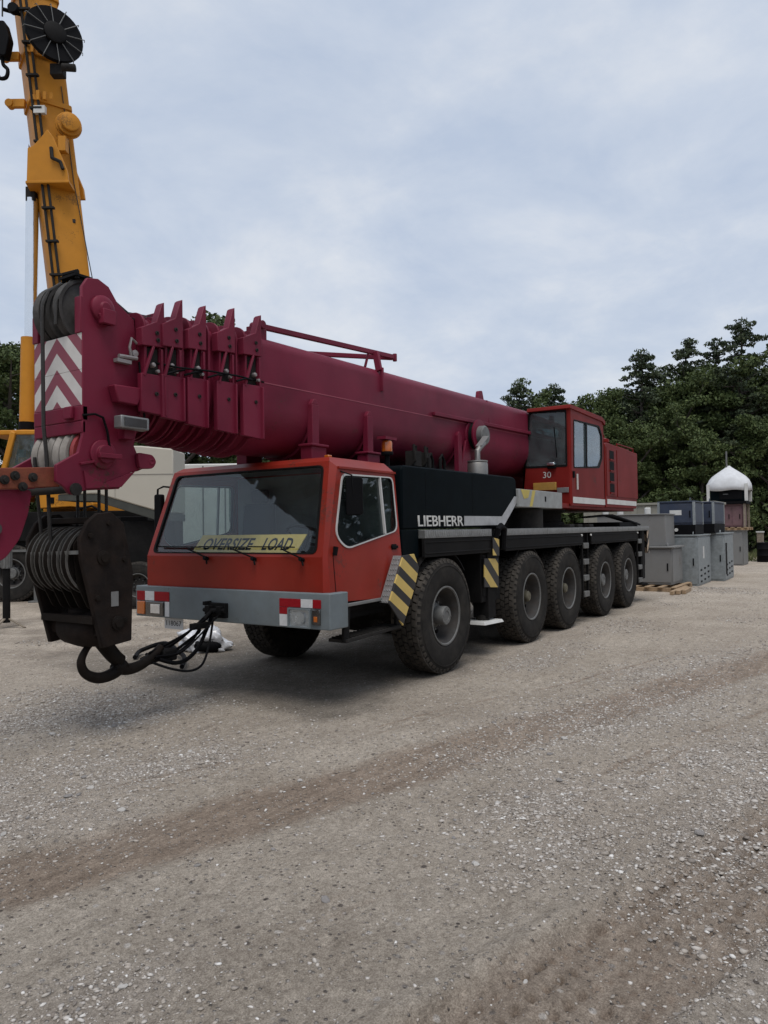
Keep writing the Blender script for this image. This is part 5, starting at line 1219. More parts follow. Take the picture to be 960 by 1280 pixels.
for k in range(9):
    z = 8.6 + k * .9; mb = MB(); mb.box(bx(z) - .20, bx(z) + .12, -.73, -.62, z, z + .05); mb.build('cable_clamp', DARK, yb)
# pulley boss, cylinder bracket
mb = MB(); mb.lathe([(.20, 0), (.34, .02), (.34, .09), (.24, .10), (.24, .14), (.31, .15), (.31, .20), (.20, .21), (.20, .26), (.24, .27), (.24, .33), (.10, .36), (0, .36)], (1.10, -.42, 12.75), (.55, -.83, 0), 24); mb.box(.95, 1.15, -.72, -.5, 11.95, 12.35); mb.build('pulley_boss', YEL, yb, bevel=.01)
mb = MB(); mb.prism([(.12, 11.10), (.15, 12.02), (.30, 12.08), (.52, 12.32), (.68, 12.52), (.84, 12.3), (1.02, 11.85), (1.20, 11.4), (1.24, 11.1)], 'y', -.74, -.66); mb.prism([(.12, 11.10), (.15, 12.02), (.30, 12.08), (.52, 12.32), (.68, 12.52), (.84, 12.3), (1.02, 11.85), (1.20, 11.4), (1.24, 11.1)], 'y', .30, .40)
mb.add([(.12, -.70, 11.12), (.16, -.70, 12.15), (-.10, .35, 12.15), (-.14, .35, 11.12)], [(0, 1, 2, 3)]); mb.prism([(.10, -.76), (1.26, -.76), (1.1, .40), (-.16, .40)], 'z', 11.06, 11.13); mb.build('cylinder_bracket', YEL, yb, bevel=.012)
mb = MB(); mb.tube([(.80, -.78, 12.0), (.84, -.82, 11.7), (1.05, -.80, 11.6), (1.12, -.80, 11.4)], .05, 6); mb.build('boom_fitting', DARK, yb)
mb = MB(); mb.box(.30, .60, -.72, -.60, 12.98, 13.18); mb.build('sign_plate', WHITE, yb)
mb = MB(); mb.cyl((-.06, -.15, 7.0), (-.01, -.15, 10.9), .165, 20); mb.build('lift_rod', CHROME, yc); mb = MB(); mb.box(-.13, .13, -.30, 0, 10.8, 11.2); mb.build('rod_eye', DARK, yc, bevel=.02)
mb = MB(); mb.cyl((-.20, -.15, 2.6), (-.10, -.15, 7.08), .215, 20); cy = mb.build('lift_cylinder', YEL, yc); mb = MB(); mb.lathe([(.22, 0), (.222, .22)], (-.156, -.15, 4.55), (.02, 0, 1), 20); mb.build('black_band', INK, cy)
# hose reel
ax = Vector((.62, -.78, .05)).normalized(); oc_ = Vector((.93, -.86, 15.0)); u_ = ax.orthogonal().normalized(); w_ = ax.cross(u_)
mb = MB(); mb.lathe([(.3, -.10), (.72, -.08), (.74, 0), (.72, .05), (.3, .04)], oc_, ax, 36); rl = mb.build('hose_reel', INK, yb)
mb = MB(); mb.lathe([(.28, .04), (.28, .12), (.25, .14), (0, .14)], oc_, ax, 24); mb.build('reel_hub', BLACK, rl)
for k in range(12):
    a = 2 * PI * k / 12; d = u_ * math.cos(a) + w_ * math.sin(a); mb = MB(); mb.tube([oc_ + ax * .085 + d * .3, oc_ + ax * .085 + d * .76, oc_ + d * .78], .012, 5); mb.build('spoke', HUBM, rl)
mb = MB(); mb.box(.75, 1.1, -.75, -.5, 14.0, 14.3); mb.cyl((1.1, -.8, 14.15), (1.45, -.75, 14.15), .10, 10); mb.build('reel_motor', DARK, rl, bevel=.02)
# rope down the far flank
mb = MB(); mb.tube([(.82, -.2, 14.0), (1.16, -.2, 11.3), (1.68, -.2, 8.5), (2.2, -.2, 5.5)], .014, 5); mb.box(1.0, 1.2, -.25, -.1, 10.2, 10.3); mb.build('pilot_rope', ROPE, yc)
# operator cab
SH = lambda q: [setattr(p_, 'x', p_.x + .52) for p_ in q.v]
mb = MB(); mb.box(-1.7, .05, -1.0, .6, 2.75, 3.05); mb.box(-1.35, .10, -1.0, .6, 4.32, 4.45); mb.bar((-.62, -1.0, 4.40), (-.98, -1.0, 3.0), .14, .14); mb.bar((-1.35, .6, 4.40), (-1.65, .6, 3.0), .12, .12); mb.bar((0, -1.0, 4.4), (0, -1.0, 3.0), .1, .1); SH(mb); oc2 = mb.build('operator_cab', YEL, yc, bevel=.03)
mb = MB(); mb.slab([(-.66, -.985, 4.34), (0, -.985, 4.34), (0, -.985, 3.05), (-.98, -.985, 3.05)], .02); mb.slab([(-.66, -.985, 4.34), (-.98, -.985, 3.05), (-1.66, .6, 3.05), (-1.36, .6, 4.34)], .02); SH(mb); mb.build('cab_glass', GLASSU, oc2, smooth=0)
mb = MB(); mb.box(-.35, 0, -.7, .2, 3.05, 4.2); mb.box(-.70, -.42, -.7, -.2, 3.5, 3.62); SH(mb); mb.build('cab_interior', INTER, oc2, bevel=.03); mb = MB(); mb.box(-.55, -.40, -.9, -.8, 3.75, 3.95); SH(mb); mb.build('cab_screen', HUBM, oc2)
# superstructure and carrier
mb = MB(); mb.prism(rpoly([(.70, 2.38), (.70, 2.76), (1.45, 2.76), (2.1, 2.5), (2.1, 2.36), (1.5, 2.42)], .04), 'y', -1.35, 1.2); mb.box(.6, 3.4, -.9, 1.2, 2.2, 3.4); mb.build('superstructure', YEL, yc, bevel=.02)
mb = MB(); mb.box(.95, 1.10, -1.365, -1.35, 2.5, 2.66); mb.build('vent', INK, yc)
mb = MB(); mb.box(-5.5, 3.6, -1.2, 1.2, 1.05, 1.75); mb.box(-.4, 3.4, -1.3, 1.3, 1.55, 2.30); mb.box(1.2, 3.5, -1.32, 1.3, .7, 2.0); mb.build('carrier_body', BLACK, yc, bevel=.02)
mb = MB(); mb.box(2.4, 3.5, -1.42, -1.30, 1.15, 2.15); mb.box(2.75, 3.2, -1.47, -1.42, 1.5, 1.9); mb.build('toolbox', INK, yc, bevel=.03)
mb = MB(); mb.tube([(1.6, -1.4, 2.0), (1.75, -1.45, 2.35), (2.1, -1.45, 2.42), (2.4, -1.45, 2.25), (2.5, -1.4, 1.9)], .03, 7); mb.build('carrier_hose', INK, yc)
mb = MB(); mb.box(-6.0, -2.2, -1.3, 1.3, 1.0, 1.6); mb.build('carrier_nose', YEL, yc, bevel=.04)
mb = MB(); mb.box(-.25, 1.2, -1.34, -1.24, 1.28, 1.34); mb.build('carrier_rail', HUBM, yc)
for x in (-2.0, -.05, 1.7, 3.1):
    for s in (-1, 1):
        w = empty('wheel', (x, s * 1.1, .73), PI if s < 0 else 0, yc); w.scale = (1.085, 1.0, 1.085)
        for nm, me in (('tyre', TY), ('rim', RIM[0]), ('hub', HUB[2])):
            o = bpy.data.objects.new(nm, me); COL.objects.link(o); o.parent = w
mb = MB(); mb.box(.66, .86, -1.55, -1.33, .02, .80); mb.box(.56, .96, -1.65, -1.23, .0, .05); mb.build('outrigger_leg', HUBM, yc, bevel=.01)
# hook hanging at the raised boom
h0 = gw(-9.98, 19.2); h0.z = 14.0
hk = empty('crane_hook', h0, FACE); tag(hk, 'small black hook block hanging on a rope beside the raised yellow boom', 'hook block')
mb = MB(); mb.tube([(0, 0, 1.55), (0.05, 0, 7.0)], .02, 6); mb.build('rope', ROPE, hk)
mb = MB(); mb.prism(rpoly([(-.16, .45), (.14, .40), (.24, .9), (.12, 1.35), (-.12, 1.35), (-.24, .95)], .06), 'y', -.14, .14); mb.build('cheek_plate', INK, hk, bevel=.02)
mb = MB(); mb.tube(bez([(0, 0, .5), (.02, 0, .25), (.14, 0, .10), (.10, 0, -.10), (-.06, 0, -.13), (-.14, 0, .0)], 6), .05, 8); mb.build('hook', INK, hk)
mb = MB(); mb.lathe([(.13, -.08), (.15, 0), (.13, .08)], (.30, 0, 1.75), (0, 1, 0), 14); mb.tube([(0, 0, 1.75), (.75, .6, 1.85)], .05, 6); mb.build('limit_weight', INK, hk)

# cream trailer body and white trailer beyond the cab
def trailer(name, label, xr, dist, L_, z0, z1, m, skirt, group=None):
    t = empty(name, gw(xr, dist), FACE); tag(t, label, 'trailer')
    mb = MB(); mb.prism(skirt, 'y', 0, 1.0); mb.build('body', m, t, bevel=.03); return t
tr = trailer('cream_trailer', 'cream panelled trailer body with a dark sloping underside behind the red cab', -7.4, 16.6, 2.6, 2, 3.7, CREAM, [(0, 2.62), (.9, 2.62), (2.4, 2.16), (2.63, 2.16), (2.63, 3.62), (1.9, 3.70), (0, 3.74)])
mb = MB(); mb.prism([(.9, 2.615), (2.4, 2.155), (2.63, 2.15), (2.63, 1.98), (2.3, 1.98), (.85, 2.45), (0, 2.48), (0, 2.615)], 'y', .02, .98); mb.build('dark_underside', mat('dark_olive', (.045, .047, .040), rough=.7, var=.2), tr, bevel=.01)  # dark olive slab along the sloping lower edge of the body
mb = MB(); mb.box(.1, 2.6, .2, .9, 1.0, 2.0); mb.box(.2, .4, .3, .5, 0, 1.0); mb.build('chassis', BLACK, tr, bevel=.02)
mb = MB(); mb.box(-.02, 2.65, -.012, -.002, 3.05, 3.058); mb.box(1.3, 1.308, -.012, -.002, 2.5, 3.7); mb.build('panel_joint', mat('joint_grey', (.34, .32, .28), rough=.7), tr)
for x in (.7, 1.8):
    for y in (.15, .95):
        w = empty('wheel', (x, y, .53), 0 if y > .5 else PI, tr); w.scale = (.78, .75, .78)
        for nm, me in (('tyre', TY), ('rim', RIM[0])):
            o = bpy.data.objects.new(nm, me); COL.objects.link(o); o.parent = w
t2 = empty('white_trailer', gw(-6.35, 22.5), FACE); tag(t2, 'white box trailer seen past the red cab roof and windows', 'trailer')
WHT = mat('trailer_white', (.66, .66, .63), rough=.5, var=.05, dirt=.2, streak=.2)
mb = MB(); mb.box(0, 4.3, 0, 2.4, 1.1, 3.82); mb.build('body', WHT, t2, bevel=.04)
for i in range(7):
    mb = MB(); mb.box(.1 + i * .68, .14 + i * .68, -.02, -.002, 1.15, 3.75); mb.build('rib', HUBM, t2)
mb = MB(); mb.box(1.6, 3.0, -.035, -.021, 2.0, 3.2); mb.build('window', GLASSD, t2); mb = MB(); mb.box(0, 4.3, .2, 2.2, .8, 1.1); mb.build('chassis', BLACK, t2)
for x in (1.0, 3.2):
    for y in (.3, 2.1):
        w = empty('wheel', (x, y, .50), 0 if y > 1 else PI, t2); w.scale = (.74, .7, .74)
        for nm, me in (('tyre', TY), ('rim', RIM[0])):
            o = bpy.data.objects.new(nm, me); COL.objects.link(o); o.parent = w
# steel prop
sp = empty('steel_prop', (.19, -7.76, 0)); tag(sp, 'black steel prop with a ribbed sleeve standing on splayed feet', 'prop')
mb = MB(); mb.tube([(0, 0, .10), (0, 0, 1.15)], .065, 12); mb.build('post', BLACK, sp); mb = MB()
mb.cyl((0, 0, 1.10), (0, 0, 1.62), .085, 14)
for k in range(8): a = k * PI / 4; mb.box(-.012, .012, .08, .10, 1.12, 1.60, Matrix.Rotation(a, 4, 'Z'))
mb.build('sleeve', HUBM, sp); mb = MB(); mb.cyl((0, 0, 1.62), (0, 0, 2.3), .05, 12); mb.build('upper_post', BLACK, sp)
for k in range(4):
    a = k * PI / 2 + .4; mb = MB(); mb.bar((0, 0, .20), (.38 * math.cos(a), .38 * math.sin(a), .012), .05, .02); mb.build('foot', WOODG, sp)

# ------------------------------------------------------------------ yard at the back right
def cabinet(name, label, cat, x0, x1, y0, y1, z0, z1, m, doors=1, group=None):
    """steel cabinet with plinth, top flange, door leaves, hinges and handles on its +x and +y faces"""
    ox = Vector(((x0 + x1) / 2, (y0 + y1) / 2, z0)); t = empty(name, ox); tag(t, label, cat, group)
    def R(q): q.v = [p - ox for p in q.v]; return q
    mb = MB(); mb.box(x0, x1, y0, y1, z0, z1); R(mb).build('body', m, t, bevel=.012)
    mb = MB(); mb.box(x0 - .03, x1 + .03, y0 - .03, y1 + .03, z1, z1 + .04); R(mb).build('top_flange', m, t, bevel=.006)
    w = (y1 - y0) / doors
    for i in range(doors):
        mb = MB(); mb.box(x1 + .001, x1 + .018, y0 + i * w + .03, y0 + (i + 1) * w - .03, z0 + .06, z1 - .05); d = R(mb).build('door', m, t, bevel=.005)
        mb = MB(); mb.box(x1 + .019, x1 + .04, y0 + (i + 1) * w - .12, y0 + (i + 1) * w - .09, (z0 + z1) / 2 - .12, (z0 + z1) / 2 + .08); R(mb).build('handle', INK, d)
    for (lx, ly) in ((x0 + .15, y0 + .12), (x1 - .15, y1 - .12)):
        mb = MB(); mb.prism(rpoly([(lx - .06, z1 + .04), (lx + .06, z1 + .04), (lx + .03, z1 + .13), (lx - .03, z1 + .13)], .02), 'y', ly - .01, ly + .01); R(mb).build('lifting_lug', m, t)
    mb = MB(); mb.box(x0 + .04, x1 - .04, y1 + .001, y1 + .015, z0 + .06, z1 - .05); R(mb).build('side_panel', m, t, bevel=.005)
    return t, R
ca, R = cabinet('grey_cabinet', 'tall two-tier grey steel cabinet on a wooden pallet behind the crane', 'cabinet', -13.9, -12.6, -.75, 1.28, .14, 1.12, CABG, 1)
mb = MB(); mb.box(-13.78, -12.68, -.70, 1.12, 1.16, 2.0); R(mb).build('upper_body', CABG, ca, bevel=.015)
mb = MB(); mb.box(-13.95, -12.52, -.80, 1.36, 1.115, 1.155); R(mb).build('shelf_flange', CABG, ca, bevel=.005)
mb = MB(); mb.box(-13.80, -12.65, -.72, 1.15, 2.0, 2.03); R(mb).build('lid', CABG, ca, bevel=.006)
for (y, x) in ((-.1, -12.85), (.55, -13.2), (-.55, -13.0)):
    mb = MB(); mb.lathe([(.085, 0), (.085, .16), (.06, .18), (0, .18)], (x, y, 2.03), (0, 0, 1), 14); R(mb).build('vent_cap', WHITE, ca)
pa = empty('pallet', (-13.1, .5, 0)); tag(pa, 'wooden pallet under the tall grey steel cabinet', 'pallet')
for i in range(7):
    mb = MB(); y = -1.05 + i * .33; mb.box(-.95, 1.15, y - .06, y + .06, .105, .132); mb.build('board', WOOD, pa, bevel=.003)
for x in (-.8, .1, 1.0):
    mb = MB(); mb.box(x - .05, x + .05, -1.12, 1.02, .0, .103); mb.build('bearer', WOOD, pa, bevel=.004)
tb = empty('timber', (-11.6, 1.75, 0)); tag(tb, 'loose pine beams lying by the grey cabinet pallet', 'timber')
for k in range(3):
    mb = MB(); mb.bar((-1.6 + .3 * k, .10 * k - .25, .05 + .0 * k), (.4 - .2 * k, .05 + .1 * k - .25, .05), .09, .09); mb.build('beam', WOOD, tb, bevel=.004)
g1, R = cabinet('galvanised_cabinet', 'galvanised steel cabinet with punched slots beside the tall grey cabinet', 'cabinet', -16.2, -14.15, .55, 1.64, .0, 1.40, GALV, 1)
def slots(R, t, x0, x1, y, z0):
    for i in range(3):
        for j in range(3):
            mb = MB(); xx = x0 + (x1 - x0) * (i + .5) / 3; z = z0 + j * .16 - i * .03; mb.box(xx - .12, xx + .12, y + .016, y + .022, z, z + .05); R(mb).build('slot', INK, t)
slots(R, g1, -16.0, -14.3, 1.64, .15)
mb = MB(); mb.box(-15.1, -14.9, 1.656, 1.66, .75, 1.1); R(mb).build('label_plate', WHITE, g1)
g2, R = cabinet('galvanised_cabinet', 'narrower galvanised cabinet with an open slot behind the first galvanised cabinet', 'cabinet', -18.3, -16.5, .95, 1.98, .0, 1.42, GALV, 2)
slots(R, g2, -18.1, -16.7, 1.98, .2)
mb = MB(); mb.box(-16.95, -16.65, 1.996, 2.0, .2, 1.15); R(mb).build('opening', INK, g2)
for k, (x0, x1, y0, y1, lab) in enumerate(((-15.55, -14.3, .60, 1.55, 'dark blue machine box with white label on black base'), (-18.1, -16.2, .75, 1.75, 'dark blue steel machine box without label behind the labelled one'))):
    z = 1.44 if k == 0 else 1.46
    t, R = cabinet('blue_machine_box', lab, 'machine box', x0, x1, y0, y1, z + .28, z + .92, BLUE, 1)
    mb = MB(); mb.box(x0 - .03, x1 + .03, y0 - .03, y1 + .03, z, z + .278); R(mb).build('base', INK, t, bevel=.01)
    mb = MB(); mb.lathe([(.05, 0), (.05, .03), (0, .03)], (x1 + .031, (y0 + y1) / 2, z + .14), (1, 0, 0), 12); R(mb).build('knob', WHITE, t)
    for (xx, yy) in ((x1, y0), (x1, y1), (x0, y1)):
        mb = MB(); mb.box(xx - .03, xx + .035, yy - .035, yy + .03, z + .28, z + .93); R(mb).build('corner_post', GALV, t, bevel=.004)
    if k == 0:
        mb = MB(); mb.box(x1 + .0185, x1 + .023, y0 + .3, y0 + .62, z + .56, z + .70); R(mb).build('label_plate', WHITE, t)
be_ = empty('beige_container', (-19.6, -.6, 0)); tag(be_, 'long beige steel container behind the grey and blue boxes', 'container')
mb = MB(); mb.box(-1.2, 1.0, -2.4, 2.0, .1, 2.42); mb.build('body', BEIGE, be_, bevel=.02); mb = MB(); mb.box(-1.25, 1.05, -2.45, 2.05, 2.42, 2.50); mb.build('roof_frame', BEIGE, be_, bevel=.01)
for i in range(9):
    mb = MB(); y = -2.2 + i * .5; mb.box(1.001, 1.03, y, y + .2, .2, 2.38); mb.build('rib', BEIGE, be_, bevel=.006)
for x in (-1.1, .8):
    mb = MB(); mb.box(x, x + .2, -2.3, 1.9, 0, .1); mb.build('skid', BLACK, be_)
# stack with the tarpaulined unit
sx, sy_ = -26.4, .72
t, R = cabinet('grey_steel_crate', 'grey steel crate under the wooden pallet of the tarpaulin stack', 'crate', sx - .9, sx + .6, sy_ - .45, sy_ + .62, .0, 1.42, CABG, 2)
mb = MB(); mb.box(sx + .62, sx + .63, sy_ - .25, sy_ + .1, .4, .9); R(mb).build('vent_panel', TEAL, t)
p2 = empty('pallet', (sx, sy_, 1.47)); tag(p2, 'wooden pallet on the grey steel crate under the plum coloured crate', 'pallet')
for i in range(6):
    mb = MB(); y = -.5 + i * .25; mb.box(-1.0, .75, y - .07, y + .07, .09, .12); mb.build('board', WOOD, p2, bevel=.003)
for x in (-.8, -.1, .6):
    mb = MB(); mb.box(x - .05, x + .05, -.55, .85, 0, .088); mb.build('bearer', WOOD, p2)
t, R = cabinet('plum_crate', 'plum coloured crate with grey corner posts on a pallet', 'crate', sx - .8, sx + .45, sy_ - .2, sy_ + .62, 1.60, 2.52, PLUM, 2)
for (xx, yy) in ((sx + .5, sy_ - .55), (sx + .5, sy_ + .7), (sx - .8, sy_ + .7), (sx - .8, sy_ - .55)):
    mb = MB(); mb.box(xx - .04, xx + .04, yy - .04, yy + .04, 1.595, 2.62); R(mb).build('post', WOODG, t)
mb = MB(); mb.box(sx - .9, sx + .6, sy_ - .65, sy_ + .78, 2.57, 2.68); R(mb).build('top_frame', INK, t)
mu = empty('machine_unit', (sx, sy_, 2.69)); tag(mu, 'dark machine unit with chimney under a white peaked tarpaulin', 'machine')
mb = MB(); mb.box(-.85, .5, -.60, .72, 0, .60); mb.build('body', NAVY, mu, bevel=.02); mb = MB(); mb.box(.501, .515, -.25, .62, .08, .45); mb.build('door', INK, mu, bevel=.01); mb = MB(); mb.box(.516, .53, -.1, .1, .28, .31); mb.build('handle', HUBM, mu)
for (x, y) in ((.46, -.68), (.46, .78), (-.8, -.68), (-.8, .78)):
    mb = MB(); mb.box(x - .05, x + .05, y - .06, y + .06, 0, .72); mb.build('frame_post', WHITE, mu)
mb = MB(); mb.cyl((-.1, -.02, 1.2), (-.1, -.02, 2.15), .035, 10); mb.build('chimney', HUBM, mu)
tp = MB(); rings = []; nr = 28
for (s, z) in ((1.0, .45), (1.0, .62), (.98, .75), (.90, .92), (.76, 1.07), (.57, 1.20), (.37, 1.32), (.17, 1.44), (.05, 1.53)):
    ring_ = []
    for j in range(nr):
        a = 2 * PI * j / nr; ca_, sa_ = math.cos(a), math.sin(a); e = 3.5 if z < .9 else 2.4
        k = (abs(ca_) ** e + abs(sa_) ** e) ** (-1 / e); wv = 1 + .008 * math.sin(9 * a + z * 7) + .006 * math.sin(17 * a)
        zz = z + (.025 * math.sin(5 * a) if z < .5 else .008 * math.sin(7 * a))
        ring_.append((-.17 + .80 * s * k * ca_ * wv, .05 + .86 * s * k * sa_ * wv, zz))
    rings.append(ring_)
n_ = nr
tp.add([p for r in rings for p in r], [(i * n_ + j, i * n_ + (j + 1) % n_, (i + 1) * n_ + (j + 1) % n_, (i + 1) * n_ + j) for i in range(len(rings) - 1) for j in range(n_)] + [[(len(rings) - 1) * n_ + j for j in range(n_)]])
ta = tp.build('tarpaulin', TARP); ta.location = (sx, sy_, 2.69); tag(ta, 'white peaked tarpaulin draped over the dark machine unit', 'tarpaulin')
so = ta.modifiers.new('thick', 'SOLIDIFY'); so.thickness = .012
dr = empty('plastic_drum', (sx + .50, sy_ - .42, 1.592)); dr.scale = (.55, .55, .27); tag(dr, 'small teal plastic drum with a white lid on the pallet', 'drum')
mb = MB(); mb.lathe([(.3, 0), (.34, .05), (.34, 1.9), (.30, 2.0)], (0, 0, 0), (0, 0, 1), 20); mb.build('body', TEAL, dr); mb = MB(); mb.lathe([(.31, 2.0), (.31, 2.08), (.2, 2.25), (0, 2.28)], (0, 0, 0), (0, 0, 1), 20); mb.build('lid', WHITE, dr)
for i in range(4):
    mb = MB(); mb.lathe([(.345, .3 + .4 * i), (.36, .32 + .4 * i), (.36, .37 + .4 * i), (.345, .39 + .4 * i)], (0, 0, 0), (0, 0, 1), 20); mb.build('hoop', TEAL, dr)
ba = empty('barrel', (-29.3, 1.75, 0)); tag(ba, 'black steel barrel by the fence post at the forest edge', 'barrel')
mb = MB(); mb.lathe([(.27, 0), (.28, .02), (.28, .28), (.295, .30), (.28, .32), (.28, .58), (.295, .60), (.28, .62), (.28, .86), (.26, .88), (0, .87)], (0, 0, 0), (0, 0, 1), 20); mb.build('shell', INK, ba)
mb = MB(); mb.lathe([(.05, 0), (.05, .03), (0, .03)], (.12, 0, .87), (0, 0, 1), 10); mb.build('bung', HUBM, ba)
fp = empty('fence_post', (-30.0, 1.55, 0)); tag(fp, 'weathered wooden post behind the black barrel', 'post')
mb = MB(); mb.box(-.13, .13, -.13, .13, -.1, 1.32); mb.build('shaft', WOODG, fp, bevel=.01); mb = MB(); mb.box(-.16, .16, -.16, .16, 1.32, 1.38); mb.build('cap', WHITE, fp)
for k in range(3):
    b0 = Vector((-28.6 + .5 * k, 1.0 + .12 * k, .0)); mb = MB(); mb.cyl((0, 0, 0.03), (.5, -1.0 - .1 * k, 1.35), .045, 8); o = mb.build('leaning_pole', WOODG); o.location = b0
    tag(o, 'grey wooden pole leaning by the grey steel crate', 'pole', 'poles leaning on the crate')

# ------------------------------------------------------------------ trees
LEAF = {'pine': island('pine_needles', [(.030, .044, .024), (.056, .074, .035), (.042, .060, .036), (.085, .10, .05)], rough=.75),
        'broad': island('broad_leaves', [(.040, .060, .020), (.070, .098, .030), (.052, .074, .025), (.105, .13, .042)], rough=.65)}
BARK = mat('bark', (.075, .062, .052), rough=.95, var=.35, scale=14, bump=.5, bscale=25)
def leaf_quads(cent, nrm_bias, size, rs, flat=.0):
    """small four-cornered leaf sprays at the given points"""
    n = len(cent); a = rs.normal(size=(n, 3)); a /= np.linalg.norm(a, axis=1)[:, None]
    b_ = rs.normal(size=(n, 3)); b_[:, 2] *= (1 - flat); b_ -= (b_ * a).sum(1)[:, None] * a; b_ /= np.linalg.norm(b_, axis=1)[:, None]
    s = size * rs.uniform(.6, 1.4, n)[:, None]; w = s * rs.uniform(.35, .7, n)[:, None]
    V = np.stack([cent - a * s, cent + b_ * w * .9 - a * s * .1, cent + a * s, cent - b_ * w], 1).reshape(-1, 3)
    return V, np.arange(n * 4).reshape(n, 4)
def make_tree(kind, h, seed, spread, base=.3, dens=1.0):
    rs = np.random.RandomState(seed); rr = random.Random(seed)
    tk = MB(); pts = [Vector((0, 0, -.2))]; lean = Vector((rr.uniform(-.03, .03), rr.uniform(-.03, .03), 1))
    nseg = 9; H = h * (.97 if kind == 'pine' else .72)
    for i in range(1, nseg + 1):
        pts.append(Vector((lean.x * H * i / nseg + rr.uniform(-.12, .12) * (i / nseg), lean.y * H * i / nseg + rr.uniform(-.12, .12) * (i / nseg), H * i / nseg)))
    r0 = .017 * h + .04
    tk.tube(pts, [r0 * (1 - .9 * i / nseg) for i in range(nseg + 1)], 9)
    def at(t):
        x = t * nseg; i = min(int(x), nseg - 1); return pts[i].lerp(pts[i + 1], x - i)
    C = []
    if kind == 'pine':
        z = base
        while z < .97:
            nb = rr.randint(3, 5); a0 = rr.uniform(0, 6.28)
            for k in range(nb):
                if rr.random() < .12: continue
                a = a0 + 2 * PI * k / nb + rr.uniform(-.4, .4); ln = spread * (1.05 - z) ** .7 * rr.uniform(.55, 1.15) * (.75 if z < base + .12 else 1)
                p = at(z); d = Vector((math.cos(a), math.sin(a), rr.uniform(-.05, .35))); mid = p + d * ln * .55 + Vector((0, 0, -.05 * ln)); end = p + d * ln + Vector((0, 0, rr.uniform(0, .25) * ln))
                tk.tube([p, mid, end], [.03 + .012 * ln, .02 + .006 * ln, .012], 5, cap=False)
                for t in np.linspace(.35, 1.0, max(2, int(ln / .5))):
                    q = p.lerp(mid, t / .55) if t < .55 else mid.lerp(end, (t - .55) / .45)
                    q = q + Vector((rr.uniform(-.35, .35), rr.uniform(-.35, .35), rr.uniform(-.05, .25)))
                    C.append((q, rr.uniform(.22, .46) * (.7 + .3 * t), .5))
            z += rr.uniform(.024, .042)
        C.append((at(1.0), .4, .9))
    else:
        nl = rr.randint(9, 13)
        for k in range(nl):
            z = base + (1 - base) * (k / nl) ** .8; a = k * 2.4 + rr.uniform(-.5, .5); p = at(min(z, .99)); ln = spread * rr.uniform(.7, 1.1) * (1 - .35 * abs(z - .5)); up = .35 + .9 * z
            d = Vector((math.cos(a), math.sin(a), up)).normalized(); mid = p + d * ln * .5 + Vector((0, 0, .1)); end = p + d * ln
            tk.tube([p, mid, end], [.05 + .014 * ln, .035 + .008 * ln, .02], 6, cap=False)
            for j in range(rr.randint(5, 7)):
                t = rr.uniform(.35, 1.05); q0 = p.lerp(end, t); dd = Vector((rr.uniform(-1, 1), rr.uniform(-1, 1), rr.uniform(-.5, .8))).normalized(); q1 = q0 + dd * ln * rr.uniform(.2, .5)
                tk.tube([q0, q1], [.02, .008], 4, cap=False)
                C.append((q1, rr.uniform(.40, .85), .8)); C.append((q0.lerp(q1, .5), rr.uniform(.3, .55), .8))
        for k in range(8): C.append((at(1) + Vector((rr.uniform(-.8, .8), rr.uniform(-.8, .8), rr.uniform(-.5, 1.0) * h * .12)), rr.uniform(.5, .9), .9))
    cen = []
    for (q, r, fl) in C:
        n = int((170 if kind == 'broad' else 130) * dens * (r / .6) ** 1.6)
        d = rs.normal(size=(n, 3)); d /= np.linalg.norm(d, axis=1)[:, None]; rad = r * rs.uniform(.25, 1.0, n) ** .6
        cen.append(np.array(q)[None] + d * rad[:, None] * np.array([1.15, 1.15, fl * .8])[None])
    cen = np.concatenate(cen)
    V, F = leaf_quads(cen, None, .105 if kind == 'broad' else .10, rs)
    return tk.mesh('trunk', 60), raw_mesh('crown', V, F, LEAF[kind])
VAR = {}
for nm, kind, h, seed, sp_, base, dens in (('pa', 'pine', 14, 1, 3.6, .28, 1.35), ('pb', 'pine', 13, 2, 3.3, .35, 1.25), ('pc', 'pine', 15, 3, 4.0, .22, 1.35), ('pd', 'pine', 12, 8, 3.0, .40, 1.2),
                                           ('ba', 'broad', 12, 4, 3.6, .18, 1.0), ('bb', 'broad', 11, 5, 3.2, .15, 1.0), ('bc', 'broad', 13, 6, 4.0, .2, 1.0)):
    a, c = make_tree(kind, h, seed, sp_, base, dens); a.materials.append(BARK); VAR[nm] = (a, c, h, kind)
def tree(var, xr, dist, h, rot, label, group):
    a, c, h0, kind = VAR[var]; p = gw(xr, dist)
    t = empty('pine_tree' if kind == 'pine' else 'broadleaf_tree', (p.x, p.y, gz(p) - .05), rot); s = h / h0; t.scale = (s, s, s); tag(t, label, 'tree', group)
    for nm, me in (('trunk', a), ('crown', c)):
        o = bpy.data.objects.new(nm, me); COL.objects.link(o); o.parent = t
def tpx(px_, dist): return (px_ - 480) / 914.85 * dist
GR_ = 'trees along the forest edge behind the yard'
LP = 'tall dark pine at the forest edge behind the stacked cabinets'; LB = 'bushy broadleaf tree at the forest edge behind the stacked cabinets'
LQ = 'low leafy tree behind the maroon boom beyond the parked machines'; LL = 'leafy tree standing behind the yellow crane cylinder'
